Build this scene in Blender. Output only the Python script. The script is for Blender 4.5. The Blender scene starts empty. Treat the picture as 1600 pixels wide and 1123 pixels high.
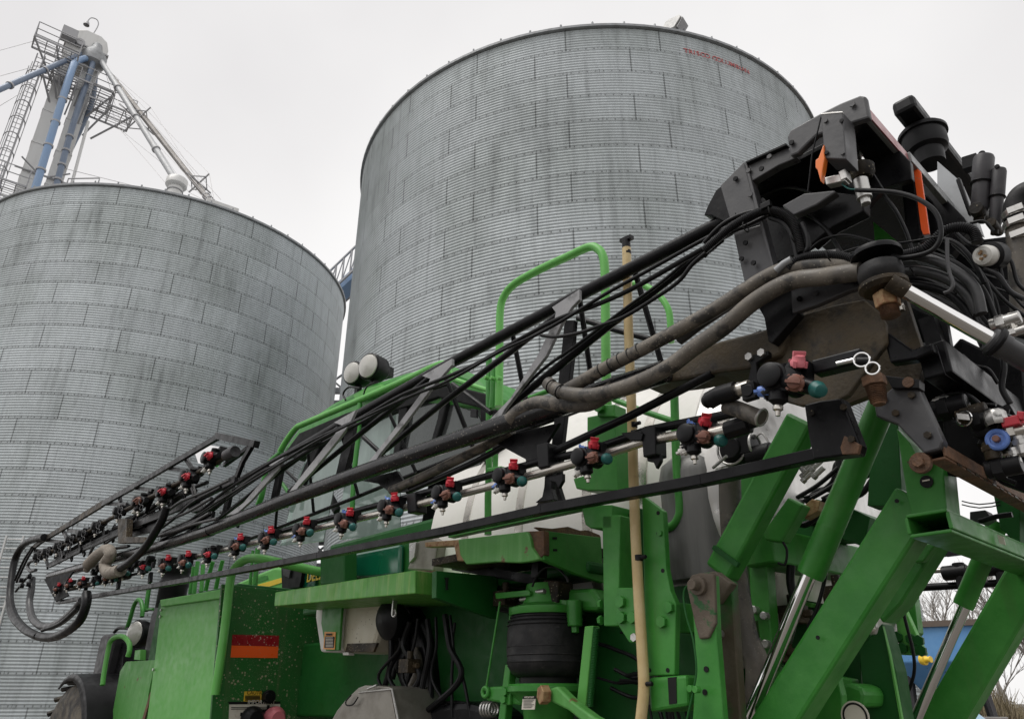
import bpy, bmesh, math, random
from mathutils import Vector as V, Matrix
import numpy as np
random.seed(7)
rad = math.radians
scene = bpy.context.scene
COL = scene.collection
# ------------------------------------------------------------------ camera
PITCH = rad(24.8)
cam = bpy.data.cameras.new('camera'); co = bpy.data.objects.new('camera', cam); COL.objects.link(co)
cam.sensor_width = 36; cam.lens = 26; cam.clip_start = .05; cam.clip_end = 3000
co.location = (0, 0, 1.7); co.rotation_euler = (rad(90) + PITCH, 0, 0)
scene.camera = co
# ------------------------------------------------------------------ sky (overcast)
SUN_EL, SUN_AZ = rad(66), rad(-115)       # azimuth from +Y towards +X
w = bpy.data.worlds.new('World'); scene.world = w; w.use_nodes = True
wt = w.node_tree; wn = wt.nodes; bg = wn['Background']
sky = wn.new('ShaderNodeTexSky'); sky.sky_type = 'NISHITA'; sky.sun_disc = False
sky.sun_elevation = SUN_EL; sky.sun_rotation = SUN_AZ
hs = wn.new('ShaderNodeHueSaturation'); hs.inputs['Saturation'].default_value = .06
wt.links.new(sky.outputs[0], hs.inputs['Color'])
tc = wn.new('ShaderNodeTexCoord'); nz = wn.new('ShaderNodeTexNoise')
nz.inputs['Scale'].default_value = 1.3; nz.inputs['Detail'].default_value = 5; nz.inputs['Roughness'].default_value = .45
wt.links.new(tc.outputs['Generated'], nz.inputs['Vector'])
cr = wn.new('ShaderNodeValToRGB')
cr.color_ramp.elements[0].position = .34; cr.color_ramp.elements[0].color = (.76, .745, .75, 1)
cr.color_ramp.elements[1].position = .68; cr.color_ramp.elements[1].color = (1.0, .99, .98, 1)
wt.links.new(nz.outputs['Fac'], cr.inputs[0])
sc = wn.new('ShaderNodeVectorMath'); sc.operation = 'SCALE'; sc.inputs['Scale'].default_value = 9.1
wt.links.new(cr.outputs[0], sc.inputs[0])
mx = wn.new('ShaderNodeMixRGB'); mx.inputs[0].default_value = .9
wt.links.new(hs.outputs[0], mx.inputs[1]); wt.links.new(sc.outputs[0], mx.inputs[2])
wt.links.new(mx.outputs[0], bg.inputs['Color']); bg.inputs['Strength'].default_value = .1
sl = bpy.data.lights.new('sun', 'SUN'); so = bpy.data.objects.new('sun', sl); COL.objects.link(so)
sl.energy = 1.5; sl.angle = rad(40); sl.color = (1, .97, .93)
so.rotation_euler = (rad(90) - SUN_EL, 0, -SUN_AZ + math.pi); so.location = (0, 0, 40)
vs = scene.view_settings; vs.view_transform = 'Standard'; vs.look = 'None'; vs.gamma = 1; vs.exposure = .28; vs.use_curve_mapping = False

# ------------------------------------------------------------------ frames
A = rad(43.3)                                   # the sprayer's heading, left of the view
F = V((-math.sin(A), math.cos(A), 0)); R = V((math.cos(A), math.sin(A), 0)); UP = V((0, 0, 1)); EYE = V((0, 0, 1.7))
CP, SP_ = math.cos(PITCH), math.sin(PITCH); FPX = 1155.6
def ray(u, v):
    x = (u - 800) / FPX; y = (561.5 - v) / FPX
    return V((x, CP - y * SP_, SP_ + y * CP))
def q(u, v, r):                                  # point of the machine at side offset r
    d = ray(u, v); return EYE + d * (r / d.dot(R))
def qf(u, v, f):
    d = ray(u, v); return EYE + d * (f / d.dot(F))
def qd(u, v, dist):                              # point at horizontal distance dist
    d = ray(u, v); return EYE + d * (dist / math.hypot(d.x, d.y))
def depth(p): return (p.y * CP + (p.z - 1.7) * SP_)
def M(f, r, z): return F * f + R * r + UP * z
def mpx(px, p): return px * depth(p) / FPX       # a width seen as px at point p, in metres
def Z(ox, oy, s): return lambda *pts: [(ox + p[0] / s, oy + p[1] / s) + tuple(p[2:]) for p in pts]
zA = Z(1100, 130, 3.2); zB = Z(1100, 430, 3.2); zC = Z(1100, 773, 3.2); zD = Z(700, 773, 3.2); zE = Z(300, 773, 3.2)
zF = Z(0, 773, 3.2); zG = Z(0, 640, 3.478); zH = Z(400, 520, 4); zI = Z(700, 360, 3.2); zJ = Z(700, 560, 3.2)
zK = Z(0, 0, 3.742); zL = Z(1400, 560, 3.303); zM = Z(150, 860, 5.911); zN = Z(600, 880, 4.444); zO = Z(1380, 900, 5.04)
zP = Z(1020, 560, 5.333); zR = Z(0, 800, 3.476)

# ------------------------------------------------------------------ materials
def links(nt): return nt.links.new
def pmat(name, col, rough=.5, metal=0, layers=(), bump=0, bscale=60, coat=0, rvar=.12):
    m = bpy.data.materials.new(name); m.use_nodes = True
    nt = m.node_tree; n = nt.nodes; L = nt.links.new; b = n['Principled BSDF']
    b.inputs['Roughness'].default_value = rough; b.inputs['Metallic'].default_value = metal
    b.inputs['Coat Weight'].default_value = coat; b.inputs['Coat Roughness'].default_value = .15
    t = n.new('ShaderNodeTexCoord'); g = n.new('ShaderNodeNewGeometry')
    cur = None
    def mixc(fac, a, bcol):
        k = n.new('ShaderNodeMixRGB'); L(fac, k.inputs[0])
        if a is None: k.inputs[1].default_value = (*col, 1)
        else: L(a, k.inputs[1])
        k.inputs[2].default_value = (*bcol, 1); return k.outputs[0]
    for (kind, scale, c2, lo, hi, amt) in layers:
        mp = n.new('ShaderNodeMapping'); L(g.outputs['Position'], mp.inputs[0])
        mr = n.new('ShaderNodeMapRange'); mr.inputs['From Min'].default_value = lo; mr.inputs['From Max'].default_value = hi
        mr.inputs['To Max'].default_value = amt
        if kind == 'spot':
            x = n.new('ShaderNodeTexVoronoi'); x.inputs['Scale'].default_value = scale
            nn = n.new('ShaderNodeTexNoise'); nn.inputs['Scale'].default_value = 3.5
            L(mp.outputs[0], nn.inputs['Vector'])
            ad = n.new('ShaderNodeMath'); ad.operation = 'MULTIPLY_ADD'; ad.inputs[1].default_value = -.45
            L(nn.outputs['Fac'], ad.inputs[0]); 
            L(x.outputs['Distance'], ad.inputs[2]); src = ad.outputs[0]
        else:
            x = n.new('ShaderNodeTexNoise'); x.inputs['Scale'].default_value = scale
            x.inputs['Detail'].default_value = 6; x.inputs['Roughness'].default_value = .62
            if kind == 'streak': mp.inputs['Scale'].default_value = (1, 1, .07)
            src = x.outputs['Fac']
        L(mp.outputs[0], x.inputs['Vector']); L(src, mr.inputs['Value'])
        cur = mixc(mr.outputs[0], cur, c2)
    if cur: L(cur, b.inputs['Base Color'])
    else: b.inputs['Base Color'].default_value = (*col, 1)
    if rvar:
        x = n.new('ShaderNodeTexNoise'); x.inputs['Scale'].default_value = 14; x.inputs['Detail'].default_value = 5
        L(g.outputs['Position'], x.inputs['Vector'])
        mr = n.new('ShaderNodeMapRange'); mr.inputs['From Min'].default_value = .3; mr.inputs['From Max'].default_value = .7
        mr.inputs['To Min'].default_value = max(.02, rough - rvar); mr.inputs['To Max'].default_value = min(1, rough + rvar)
        L(x.outputs['Fac'], mr.inputs[0]); L(mr.outputs[0], b.inputs['Roughness'])
    if bump:
        x = n.new('ShaderNodeTexNoise'); x.inputs['Scale'].default_value = bscale; x.inputs['Detail'].default_value = 4
        L(g.outputs['Position'], x.inputs['Vector']); k = n.new('ShaderNodeBump'); k.inputs['Strength'].default_value = bump
        k.inputs['Distance'].default_value = .01; L(x.outputs['Fac'], k.inputs['Height']); L(k.outputs[0], b.inputs['Normal'])
    return m
DUST = (.16, .14, .115); MUD = (.13, .10, .07)
green = pmat('green_paint', (.032, .205, .026), .42, layers=(('noise', 5, (.06, .28, .045), .4, .65, .85), ('streak', 9, (.07, .13, .04), .58, .78, .5), ('noise', 40, (.07, .10, .045), .64, .8, .5), ('noise', 24, (.10, .06, .035), .715, .735, .85)), bump=.06)
green_mud = pmat('mud_stained_green_paint', (.014, .12, .02), .5, layers=(('noise', 2.5, (.085, .065, .045), .42, .56, .95), ('noise', 14, (.12, .095, .07), .55, .7, .6)), bump=.15)
mud_plate = pmat('dried_mud_plate', (.105, .082, .06), .65, layers=(('noise', 12, (.15, .12, .09), .4, .65, .8), ('noise', 9, (.02, .11, .03), .62, .66, .9)), bump=.3)
web_grey = pmat('worn_silver_web', (.30, .30, .305), .34, layers=(('noise', 14, (.07, .07, .07), .52, .68, .85), ('noise', 3, (.27, .27, .28), .45, .6, .8)), bump=.05)
chord_m = pmat('specked_black_tube', (.008, .008, .009), .26, layers=(('noise', 8, (.04, .036, .03), .52, .75, .4), ('spot', 45, (.2, .18, .15), -.07, -.11, .7)), bump=.06)
beam_grey = pmat('sky_sheen_beam', (.17, .175, .175), .3)  # grey base carries the grazing sky reflection of a darker beam
green_dark = pmat('green_paint_shaded_frame', (.008, .085, .013), .48, layers=(('noise', 4, (.012, .10, .018), .4, .65, .7), ('noise', 13, (.03, .06, .025), .58, .78, .5)), bump=.06)  # darker copy of the green paint, with underbody shade in its colour
green_pale = pmat('weathered_green_paint', (.10, .38, .065), .42, layers=(('noise', 2.2, (.14, .44, .095), .35, .7, .9), ('streak', 16, (.13, .38, .10), .55, .72, .45), ('noise', 90, (.2, .36, .16), .66, .76, .45)), bump=.04)
green_rust = pmat('chipped_green_paint', (.085, .30, .06), .5, layers=(('streak', 22, (.16, .40, .12), .5, .7, .6), ('noise', 9, (.16, .07, .035), .63, .67, .9)), bump=.1)
green_streak = pmat('streaked_green_paint', (.10, .33, .05), .45, layers=(('streak', 26, (.28, .42, .12), .52, .68, .75), ('streak', 60, (.04, .19, .03), .55, .7, .6)), bump=.05)
green_speck = pmat('mud_specked_green_paint', (.022, .135, .026), .42, layers=(('noise', 3, (.05, .10, .035), .45, .7, .6), ('spot', 26, (.36, .32, .21), -.02, -.07, .95), ('streak', 10, (.16, .145, .09), .56, .74, .55), ('spot', 85, (.40, .38, .28), -.06, -.10, .7)), bump=.08)
teal_paint = pmat('glossy_teal_paint', (.004, .10, .05), .12, coat=.8, rvar=.05)
black = pmat('black_paint', (.005, .005, .006), .34, layers=(('noise', 6, (.016, .016, .017), .45, .7, .8), ('noise', 30, DUST, .64, .85, .3)), bump=.06)
satin = pmat('dusty_sky_sheen_black_plate', (.050, .050, .054), .38, layers=(('noise', 5, (.085, .084, .085), .4, .7, .8), ('noise', 55, (.16, .15, .14), .62, .8, .5)), bump=.05)  # lit copy of the black: sky sheen in the grey base, dust speckle over it
black_mud = pmat('muddy_black_steel', (.014, .012, .010), .5, layers=(('noise', 4, (.085, .062, .036), .42, .66, .9), ('noise', 28, (.14, .11, .075), .6, .74, .5), ('spot', 60, (.24, .21, .15), -.06, -.1, .8)), bump=.25)
rust = pmat('rusty_steel', (.10, .055, .032), .7, layers=(('noise', 18, (.20, .10, .05), .4, .65, .8), ('noise', 60, (.05, .03, .022), .55, .7, .7)), bump=.4, bscale=120)
rust_nut = pmat('rusted_yellow_zinc', (.36, .24, .12), .5, .3, layers=(('noise', 30, (.22, .09, .04), .45, .62, .9),), bump=.2, bscale=150)
brown_hose = pmat('muddy_hose', (.085, .075, .063), .55, layers=(('noise', 7, (.17, .148, .12), .42, .66, .9), ('noise', 11, (.022, .021, .02), .52, .60, .85), ('spot', 70, (.28, .25, .2), -.05, -.09, .6)), bump=.15)
hose = pmat('black_rubber_hose', (.008, .008, .009), .4, layers=(('noise', 22, (.03, .028, .025), .6, .82, .35),), bump=.05)
hose_grey = pmat('worn_grey_hose', (.03, .03, .032), .42, layers=(('noise', 12, (.06, .06, .06), .45, .7, .7),), bump=.05)
rubber = pmat('old_rubber', (.012, .012, .013), .55, layers=(('noise', 9, (.05, .047, .045), .45, .75, .7), ('noise', 50, (.09, .085, .08), .62, .75, .5)), bump=.12)
plastic = pmat('black_plastic', (.008, .008, .009), .4, layers=(('noise', 40, (.06, .053, .046), .62, .82, .45),))
chrome = pmat('chrome', (.86, .85, .84), .07, 1, rvar=.03)
steel = pmat('stainless_pipe', (.58, .55, .50), .28, .9, layers=(('noise', 12, (.26, .22, .17), .55, .75, .7),), bump=.04)
tank_steel = pmat('brushed_stainless_tank', (.62, .61, .59), .36, .9, layers=(('streak', 14, (.42, .41, .39), .45, .7, .6), ('noise', 3, (.74, .72, .69), .5, .7, .6)), bump=.03)
tank_shell = pmat('tank_shell_white', (.80, .78, .74), .4, 0, layers=(('noise', 7, (.68, .66, .61), .5, .8, .5), ('streak', 20, (.6, .57, .52), .62, .8, .35)), bump=.03)
zinc = pmat('zinc_plated', (.55, .54, .52), .35, .85, layers=(('noise', 30, (.3, .28, .25), .55, .7, .6),))
aluminium = pmat('dull_aluminium', (.27, .255, .225), .42, .6, layers=(('noise', 6, (.17, .155, .13), .48, .68, .8),), bump=.05)
grey_dark = pmat('dark_grey_cover', (.045, .043, .047), .45, layers=(('noise', 30, (.08, .08, .08), .5, .8, .5),))
red_cap = pmat('red_plastic', (.52, .022, .04), .4, layers=(('noise', 60, (.3, .05, .05), .55, .75, .6),))
pink_cap = pmat('faded_red_plastic', (.62, .17, .2), .45)
blue_cap = pmat('blue_plastic', (.13, .24, .62), .4, layers=(('noise', 60, (.35, .4, .6), .6, .8, .6),))
teal_cap = pmat('teal_plastic', (.008, .10, .09), .4)
brown_cap = pmat('brown_plastic', (.20, .085, .06), .45, layers=(('noise', 60, (.35, .2, .16), .55, .8, .6),))
white_pl = pmat('white_plastic', (.66, .65, .61), .45, layers=(('noise', 30, (.4, .37, .32), .6, .8, .6),))
tank_pl = pmat('yellowed_poly_tank', (.56, .52, .41), .45, layers=(('noise', 4, (.44, .38, .27), .45, .7, .8), ('spot', 30, (.2, .16, .1), -.1, -.13, .8)), bump=.03)
yel_hose = pmat('yellowed_clear_hose', (.50, .37, .17), .4, layers=(('noise', 8, (.6, .48, .26), .45, .7, .8), ('noise', 25, (.3, .2, .1), .6, .75, .5)))
yellow = pmat('yellow_stripe', (.85, .58, .05), .4)
sticker_y = pmat('sticker_yellow', (.75, .48, .04), .5)
sticker_o = pmat('sticker_orange', (.75, .34, .08), .5)
sticker_w = pmat('sticker_white', (.66, .62, .53), .5, layers=(('noise', 30, (.4, .33, .24), .58, .75, .7),))
ink = pmat('black_ink', (.012, .012, .012), .5)
orange_r = pmat('fluorescent_orange_tape', (1.0, .13, .02), .35, layers=(('spot', 40, (.45, .3, .18), -.1, -.14, .8),))
red_r = pmat('red_reflective_tape', (.30, .012, .02), .3, layers=(('spot', 48, (.55, .45, .36), -.02, -.06, .85),))
pink_r = pmat('sky_sheen_red_tape', (.36, .10, .11), .25)  # red paled toward pink to paint the sky's reflection on the tape
amber = pmat('amber_reflector', (.85, .2, .03), .2, coat=.6)
cloth = pmat('beige_cloth_sleeve', (.25, .22, .185), .85, layers=(('noise', 14, (.12, .10, .08), .5, .7, .8),), bump=.5, bscale=40)
tyre_mud = pmat('muddy_tyre', (.035, .032, .03), .75, layers=(('noise', 5, (.14, .12, .09), .42, .6, .9),), bump=.4)
headliner = pmat('cab_interior', (.012, .012, .013), .7)
galv_trim = pmat('galvanised_trim', (.30, .31, .32), .5, .5, layers=(('noise', 4, (.2, .2, .2), .45, .7, .8),))
galv_pipe = pmat('galvanised_pipe', (.46, .47, .48), .5, .1, layers=(('noise', 2, (.36, .37, .38), .45, .7, .8), ('streak', 3, (.3, .28, .26), .6, .75, .5)))
rail_grey = pmat('grey_platform_steel', (.36, .36, .37), .5, .2)
leg_white = pmat('pale_elevator_casing', (.62, .62, .61), .45, .2, layers=(('streak', 1.2, (.45, .44, .42), .48, .7, .7),))
blue_grey = pmat('weathered_blue_pipe', (.16, .20, .27), .45, .2, layers=(('noise', 1.5, (.2, .24, .31), .45, .7, .8),))
blue_bright = pmat('blue_pipe', (.22, .32, .48), .4, .1, layers=(('noise', 1, (.20, .32, .52), .45, .7, .8),))
pipe_brown = pmat('stained_pipe', (.24, .225, .21), .55, .3, layers=(('noise', 2, (.36, .34, .32), .45, .6, .8),))
wire_m = pmat('wire', (.42, .41, .41), .5, .4, rvar=0)
blue_box = pmat('chalky_blue_paint', (.11, .28, .56), .55, layers=(('noise', 3, (.15, .34, .6), .4, .7, .8), ('spot', 5, (.06, .13, .25), -.14, -.18, .8)))
brown_trim = pmat('brown_trim', (.13, .10, .08), .7)
pale_blue = pmat('pale_blue_sheet', (.34, .52, .68), .5, layers=(('noise', 6, (.42, .58, .72), .4, .7, .8),), bump=.1, bscale=12)
concrete = pmat('grey_concrete', (.27, .26, .25), .85, layers=(('noise', 3, (.2, .19, .18), .4, .7, .8),), bump=.2)
gravel = pmat('gravel_ground', (.10, .09, .078), .95, layers=(('noise', .4, (.075, .066, .056), .4, .65, .8), ('noise', 25, (.16, .15, .135), .5, .7, .7)), bump=.6, bscale=25)
hazy_bark = pmat('hazy_bark', (.24, .22, .20), .9, layers=(('noise', 3, (.31, .29, .27), .4, .7, .8),))  # paled so the distance haze sits in the colour
brush_m = pmat('dry_brush', (.21, .17, .11), .95, layers=(('noise', .6, (.27, .23, .13), .4, .65, .9),))
roof_galv = pmat('galvanised_roof', (.4, .41, .42), .45, .6)
green_text = pmat('logo_ink', (.6, .6, .58), .5)
for m_, sp_ in ((black, .18), (hose, .22), (plastic, .2), (black_mud, .2), (rubber, .3), (chord_m, .4), (headliner, .2), (satin, .45), (green_dark, .3), (grey_dark, .35), (ink, .2), (green_mud, .3), (green, .42), (green_pale, .42)): m_.node_tree.nodes['Principled BSDF'].inputs['Specular IOR Level'].default_value = sp_
under_mud = pmat('ochre_mud_on_steel', (.022, .018, .013), .6, layers=(('noise', 3.5, (.10, .075, .042), .38, .62, .95), ('noise', 20, (.15, .12, .08), .6, .74, .6), ('noise', 8, (.012, .011, .01), .56, .66, .8), ('streak', 12, (.14, .11, .075), .55, .75, .6)), bump=.35)
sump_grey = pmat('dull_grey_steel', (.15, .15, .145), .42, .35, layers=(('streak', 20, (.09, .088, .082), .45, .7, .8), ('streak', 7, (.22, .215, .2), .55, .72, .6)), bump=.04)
def glass_mat(name, tint, dark):
    m = bpy.data.materials.new(name); m.use_nodes = True; nt = m.node_tree; n = nt.nodes; L = nt.links.new
    n.remove(n['Principled BSDF']); o = n['Material Output']
    tr = n.new('ShaderNodeBsdfTransparent'); tr.inputs[0].default_value = (*tint, 1)
    gl = n.new('ShaderNodeBsdfGlossy'); gl.inputs['Roughness'].default_value = .03; gl.inputs[0].default_value = (.9, .95, .93, 1)
    df = n.new('ShaderNodeBsdfDiffuse'); df.inputs[0].default_value = (.36, .45, .42, 1) if dark > .5 else (.16, .17, .17, 1)
    g = n.new('ShaderNodeNewGeometry'); nz = n.new('ShaderNodeTexNoise'); nz.inputs['Scale'].default_value = 7; nz.inputs['Detail'].default_value = 6
    mp = n.new('ShaderNodeMapping'); mp.inputs['Scale'].default_value = (1, 1, .4); L(g.outputs['Position'], mp.inputs[0]); L(mp.outputs[0], nz.inputs['Vector'])
    mr = n.new('ShaderNodeMapRange'); mr.inputs['From Min'].default_value = .45; mr.inputs['From Max'].default_value = .75; mr.inputs['To Max'].default_value = dark; mr.inputs['To Min'].default_value = dark * .72
    L(nz.outputs['Fac'], mr.inputs[0])
    m0 = n.new('ShaderNodeMixShader'); L(mr.outputs[0], m0.inputs[0]); L(tr.outputs[0], m0.inputs[1]); L(df.outputs[0], m0.inputs[2])
    fr = n.new('ShaderNodeFresnel'); fr.inputs[0].default_value = 1.6
    m1 = n.new('ShaderNodeMixShader'); L(fr.outputs[0], m1.inputs[0]); L(m0.outputs[0], m1.inputs[1]); L(gl.outputs[0], m1.inputs[2])
    L(m1.outputs[0], o.inputs[0]); return m
glass_pale = glass_mat('pale_green_glass', (.66, .84, .77), .85)
glass_dark = glass_mat('tinted_glass', (.10, .12, .12), .45)
lens_m = pmat('lamp_lens', (.5, .49, .45), .12, .15, bump=.25, bscale=160, coat=.8)

# ------------------------------------------------------------------ mesh builder
class MB:
    def __init__(s): s.v = []; s.f = []; s.sm = []; s.mi = []; s.cur = 0
    def add(s, vs, fs, smooth=False):
        o = len(s.v); s.v += [V(x) for x in vs]
        for f in fs: s.f.append([o + i for i in f]); s.sm.append(smooth); s.mi.append(s.cur)
        return s
    def prism(s, pts, d):
        n = len(pts); pts = [V(p) for p in pts]; d = V(d)
        nrm = V((0, 0, 0))
        for i in range(n): nrm += (pts[i] - pts[0]).cross(pts[(i + 1) % n] - pts[0])
        if nrm.dot(d) > 0: pts = pts[::-1]
        fs = [list(range(n)), list(range(2 * n - 1, n - 1, -1))]
        fs += [[(i + 1) % n, i, n + i, n + (i + 1) % n] for i in range(n)]
        return s.add(pts + [p + d for p in pts], fs)
    def box(s, c, ax, ay, az):                 # centre and three half vectors
        c = V(c); P = [c + ax * i + ay * j + az * k for i in (-1, 1) for j in (-1, 1) for k in (-1, 1)]
        f = [(0, 1, 3, 2), (4, 6, 7, 5), (0, 4, 5, 1), (2, 3, 7, 6), (0, 2, 6, 4), (1, 5, 7, 3)]
        if ax.cross(ay).dot(az) < 0: f = [g[::-1] for g in f]
        return s.add(P, f)
    def bar(s, a, b, wd, ht, side=None):       # rectangular bar: wd along side, ht across
        a = V(a); b = V(b); d = (b - a); L = d.length; d.normalize()
        side = V(side) if side is not None else UP.cross(d)
        if side.length < 1e-4: side = R.copy()
        side = (side - d * side.dot(d)).normalized(); up = d.cross(side)
        return s.box((a + b) / 2, d * L / 2, side * wd / 2, up * ht / 2)
    def tube(s, pts, r, n=10, caps=True, smooth=True):
        pts = [V(p) for p in pts]; m = len(pts); rr = r if isinstance(r, (list, tuple)) else [r] * m
        T = [(pts[min(i + 1, m - 1)] - pts[max(i - 1, 0)]).normalized() for i in range(m)]
        x = T[0].orthogonal().normalized(); vs = []; fs = []
        for i in range(m):
            x = (x - T[i] * x.dot(T[i])).normalized(); y = T[i].cross(x)
            vs += [pts[i] + (x * math.cos(2 * math.pi * k / n) + y * math.sin(2 * math.pi * k / n)) * rr[i] for k in range(n)]
        for i in range(m - 1):
            for k in range(n):
                k2 = (k + 1) % n; fs.append((i * n + k, i * n + k2, (i + 1) * n + k2, (i + 1) * n + k))
        s.add(vs, fs, smooth)
        if caps:
            o = len(s.v) - len(vs)
            for f in (list(range(n))[::-1], [(m - 1) * n + k for k in range(n)]):
                s.f.append([o + i for i in f]); s.sm.append(False); s.mi.append(s.cur)
        return s
    def lathe(s, o, ax, prof, n=24, smooth=True):   # prof: (radius, height along ax)
        o = V(o); ax = V(ax).normalized(); x = ax.orthogonal().normalized(); y = ax.cross(x); vs = []; fs = []
        for (r, h) in prof:
            vs += [o + ax * h + (x * math.cos(2 * math.pi * k / n) + y * math.sin(2 * math.pi * k / n)) * max(r, 1e-4) for k in range(n)]
        for i in range(len(prof) - 1):
            for k in range(n):
                k2 = (k + 1) % n; fs.append((i * n + k, i * n + k2, (i + 1) * n + k2, (i + 1) * n + k))
        return s.add(vs, fs, smooth)
    def cyl(s, o, ax, r, h, n=20, ch=.12):
        c = min(r, h / 2) * ch
        return s.lathe(o, ax, [(0, 0), (r - c, 0), (r, c), (r, h - c), (r - c, h), (0, h)], n, False if n < 9 else True)
    def ring(s, c, ax, R_, r_, n=24, k=8):
        c = V(c); ax = V(ax).normalized(); x = ax.orthogonal().normalized(); y = ax.cross(x)
        P = [c + (x * math.cos(2 * math.pi * i / n) + y * math.sin(2 * math.pi * i / n)) * R_ for i in range(n)]
        vs = []; fs = []
        for i in range(n):
            o = (P[i] - c).normalized()
            vs += [P[i] + (o * math.cos(2 * math.pi * j / k) + ax * math.sin(2 * math.pi * j / k)) * r_ for j in range(k)]
        for i in range(n):
            for j in range(k):
                fs.append((i * k + j, i * k + (j + 1) % k, ((i + 1) % n) * k + (j + 1) % k, ((i + 1) % n) * k + j))
        return s.add(vs, [f[::-1] for f in fs], True)
    def build(s, name, m, parent=None, bevel=0, label=None, origin=None):
        me = bpy.data.meshes.new(name)
        c = V(origin) if origin is not None else sum((V((min(p[i] for p in s.v), 0, 0)) for i in (0,)), V()) * 0 + V([(min(p[i] for p in s.v) + max(p[i] for p in s.v)) / 2 for i in range(3)])
        me.from_pydata([p - c for p in s.v], [], s.f); me.update()
        ms = m if isinstance(m, (list, tuple)) else [m]
        for x in ms: me.materials.append(x)
        me.polygons.foreach_set('use_smooth', s.sm)
        if len(ms) > 1: me.polygons.foreach_set('material_index', s.mi)
        o = bpy.data.objects.new(name, me); COL.objects.link(o)
        place(o, c, parent)
        if any(s.sm):
            e = me.attributes.get('sharp_edge')
            try: me.set_sharp_from_angle(angle=rad(40))
            except Exception: pass
        if bevel:
            b = o.modifiers.new('bevel', 'BEVEL'); b.width = bevel; b.segments = 2; b.limit_method = 'ANGLE'; b.angle_limit = rad(35)
        if label: o['label'] = label
        return o
WPOS = {}
def place(o, c, parent):
    WPOS[o.name] = V(c)
    if parent is not None: o.parent = parent; o.location = V(c) - WPOS[parent.name]
    else: o.location = c
def thing(name, loc, label, cat, group=None):
    o = bpy.data.objects.new(name, None); COL.objects.link(o); o.empty_display_size = .3; place(o, V(loc), None)
    return tag(o, label, cat, group)
def tag(o, label, cat, group=None):
    o['label'] = label; o['category'] = cat
    if group: o['group'] = group
    return o
def smoothpath(P, k=6):
    P = [V(p) for p in P]
    if len(P) < 3: return P
    E = [P[0] * 2 - P[1]] + P + [P[-1] * 2 - P[-2]]; out = []
    for i in range(1, len(E) - 2):
        a, b, c, d = E[i - 1], E[i], E[i + 1], E[i + 2]
        for j in range(k):
            t = j / k; out.append(.5 * ((2 * b) + (c - a) * t + (2 * a - 5 * b + 4 * c - d) * t * t + (3 * b - a - 3 * c + d) * t ** 3))
    return out + [P[-1]]
def P3(pts, r): return [q(p[0], p[1], p[2] if len(p) > 2 else r) for p in pts]
SPR = None
def plate(name, pts, r, d, m, parent=None, bevel=.003, label=None, dirv=None):   # side plate at offset r, d deep away from us
    b = MB(); b.prism(P3(pts, r), (dirv or R) * d); return b.build(name, m, parent or SPR, bevel, label)
def platef(name, pts, f, d, m, parent=None, bevel=.003, label=None):
    b = MB(); b.prism([qf(p[0], p[1], f) for p in pts], F * d); return b.build(name, m, parent or SPR, bevel, label)
def rod(name, pts, r, wpx, m, parent=None, n=12, smooth=False, label=None, wrib=0, ribs=0, gm=None):
    P = P3(pts, r); rr = mpx(wpx, P[0]) / 2
    if smooth: P = smoothpath(P, 7)
    if ribs:                                            # corrugated conduit
        L = [0]
        for i in range(1, len(P)): L.append(L[-1] + (P[i] - P[i - 1]).length)
        N = max(4, int(L[-1] / ribs) * 2); Q = []; j = 0
        for i in range(N + 1):
            s_ = L[-1] * i / N
            while j < len(P) - 2 and L[j + 1] < s_: j += 1
            t = (s_ - L[j]) / max(1e-6, L[j + 1] - L[j]); Q.append(P[j].lerp(P[j + 1], t))
        return MB().tube(Q, [rr * (1 if i % 2 else .86) for i in range(N + 1)], n).build(name, m, parent or SPR, 0, label)
    return MB().tube(P, rr, n).build(name, m, parent or SPR, 0, label)
def barpx(name, a, b, r, wpx, dep, m, parent=None, bevel=.003, label=None, r2=None):   # flat bar seen wpx high, dep deep
    p = q(a[0], a[1], r); e = q(b[0], b[1], r2 or r)
    return MB().bar(p, e, dep, mpx(wpx, p), R).build(name, m, parent or SPR, bevel, label)
def bolt(mb, p, ax, r, h=.4):
    mb.cyl(p, ax, r, r * h * 2, 6, .1)
def text_mb(s, size, o, xd, yd, dz, parent, m, name='lettering', align='LEFT', bold=0):
    cu = bpy.data.curves.new('t', 'FONT'); cu.body = s; cu.size = size; cu.align_x = align; cu.extrude = .0006; cu.offset = bold
    ob = bpy.data.objects.new('t', cu); COL.objects.link(ob)
    bpy.context.view_layer.update()
    me = bpy.data.meshes.new_from_object(ob.evaluated_get(bpy.context.evaluated_depsgraph_get()))
    xd = V(xd).normalized(); yd = V(yd).normalized(); nd = xd.cross(yd)
    b = MB(); b.add([V(o) + xd * v.co.x + yd * v.co.y + nd * (v.co.z + dz) for v in me.vertices], [list(p.vertices) for p in me.polygons])
    bpy.data.objects.remove(ob); bpy.data.curves.remove(cu); bpy.data.meshes.remove(me)
    return b.build(name, m, parent) if parent is not False else b

# ================================================================== THE SETTING
b = MB(); b.add([(-400, -200, 0), (400, -200, 0), (400, 900, 0), (-400, 900, 0)], [(0, 1, 2, 3)])
g = b.build('ground', gravel); g['kind'] = 'structure'

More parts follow.
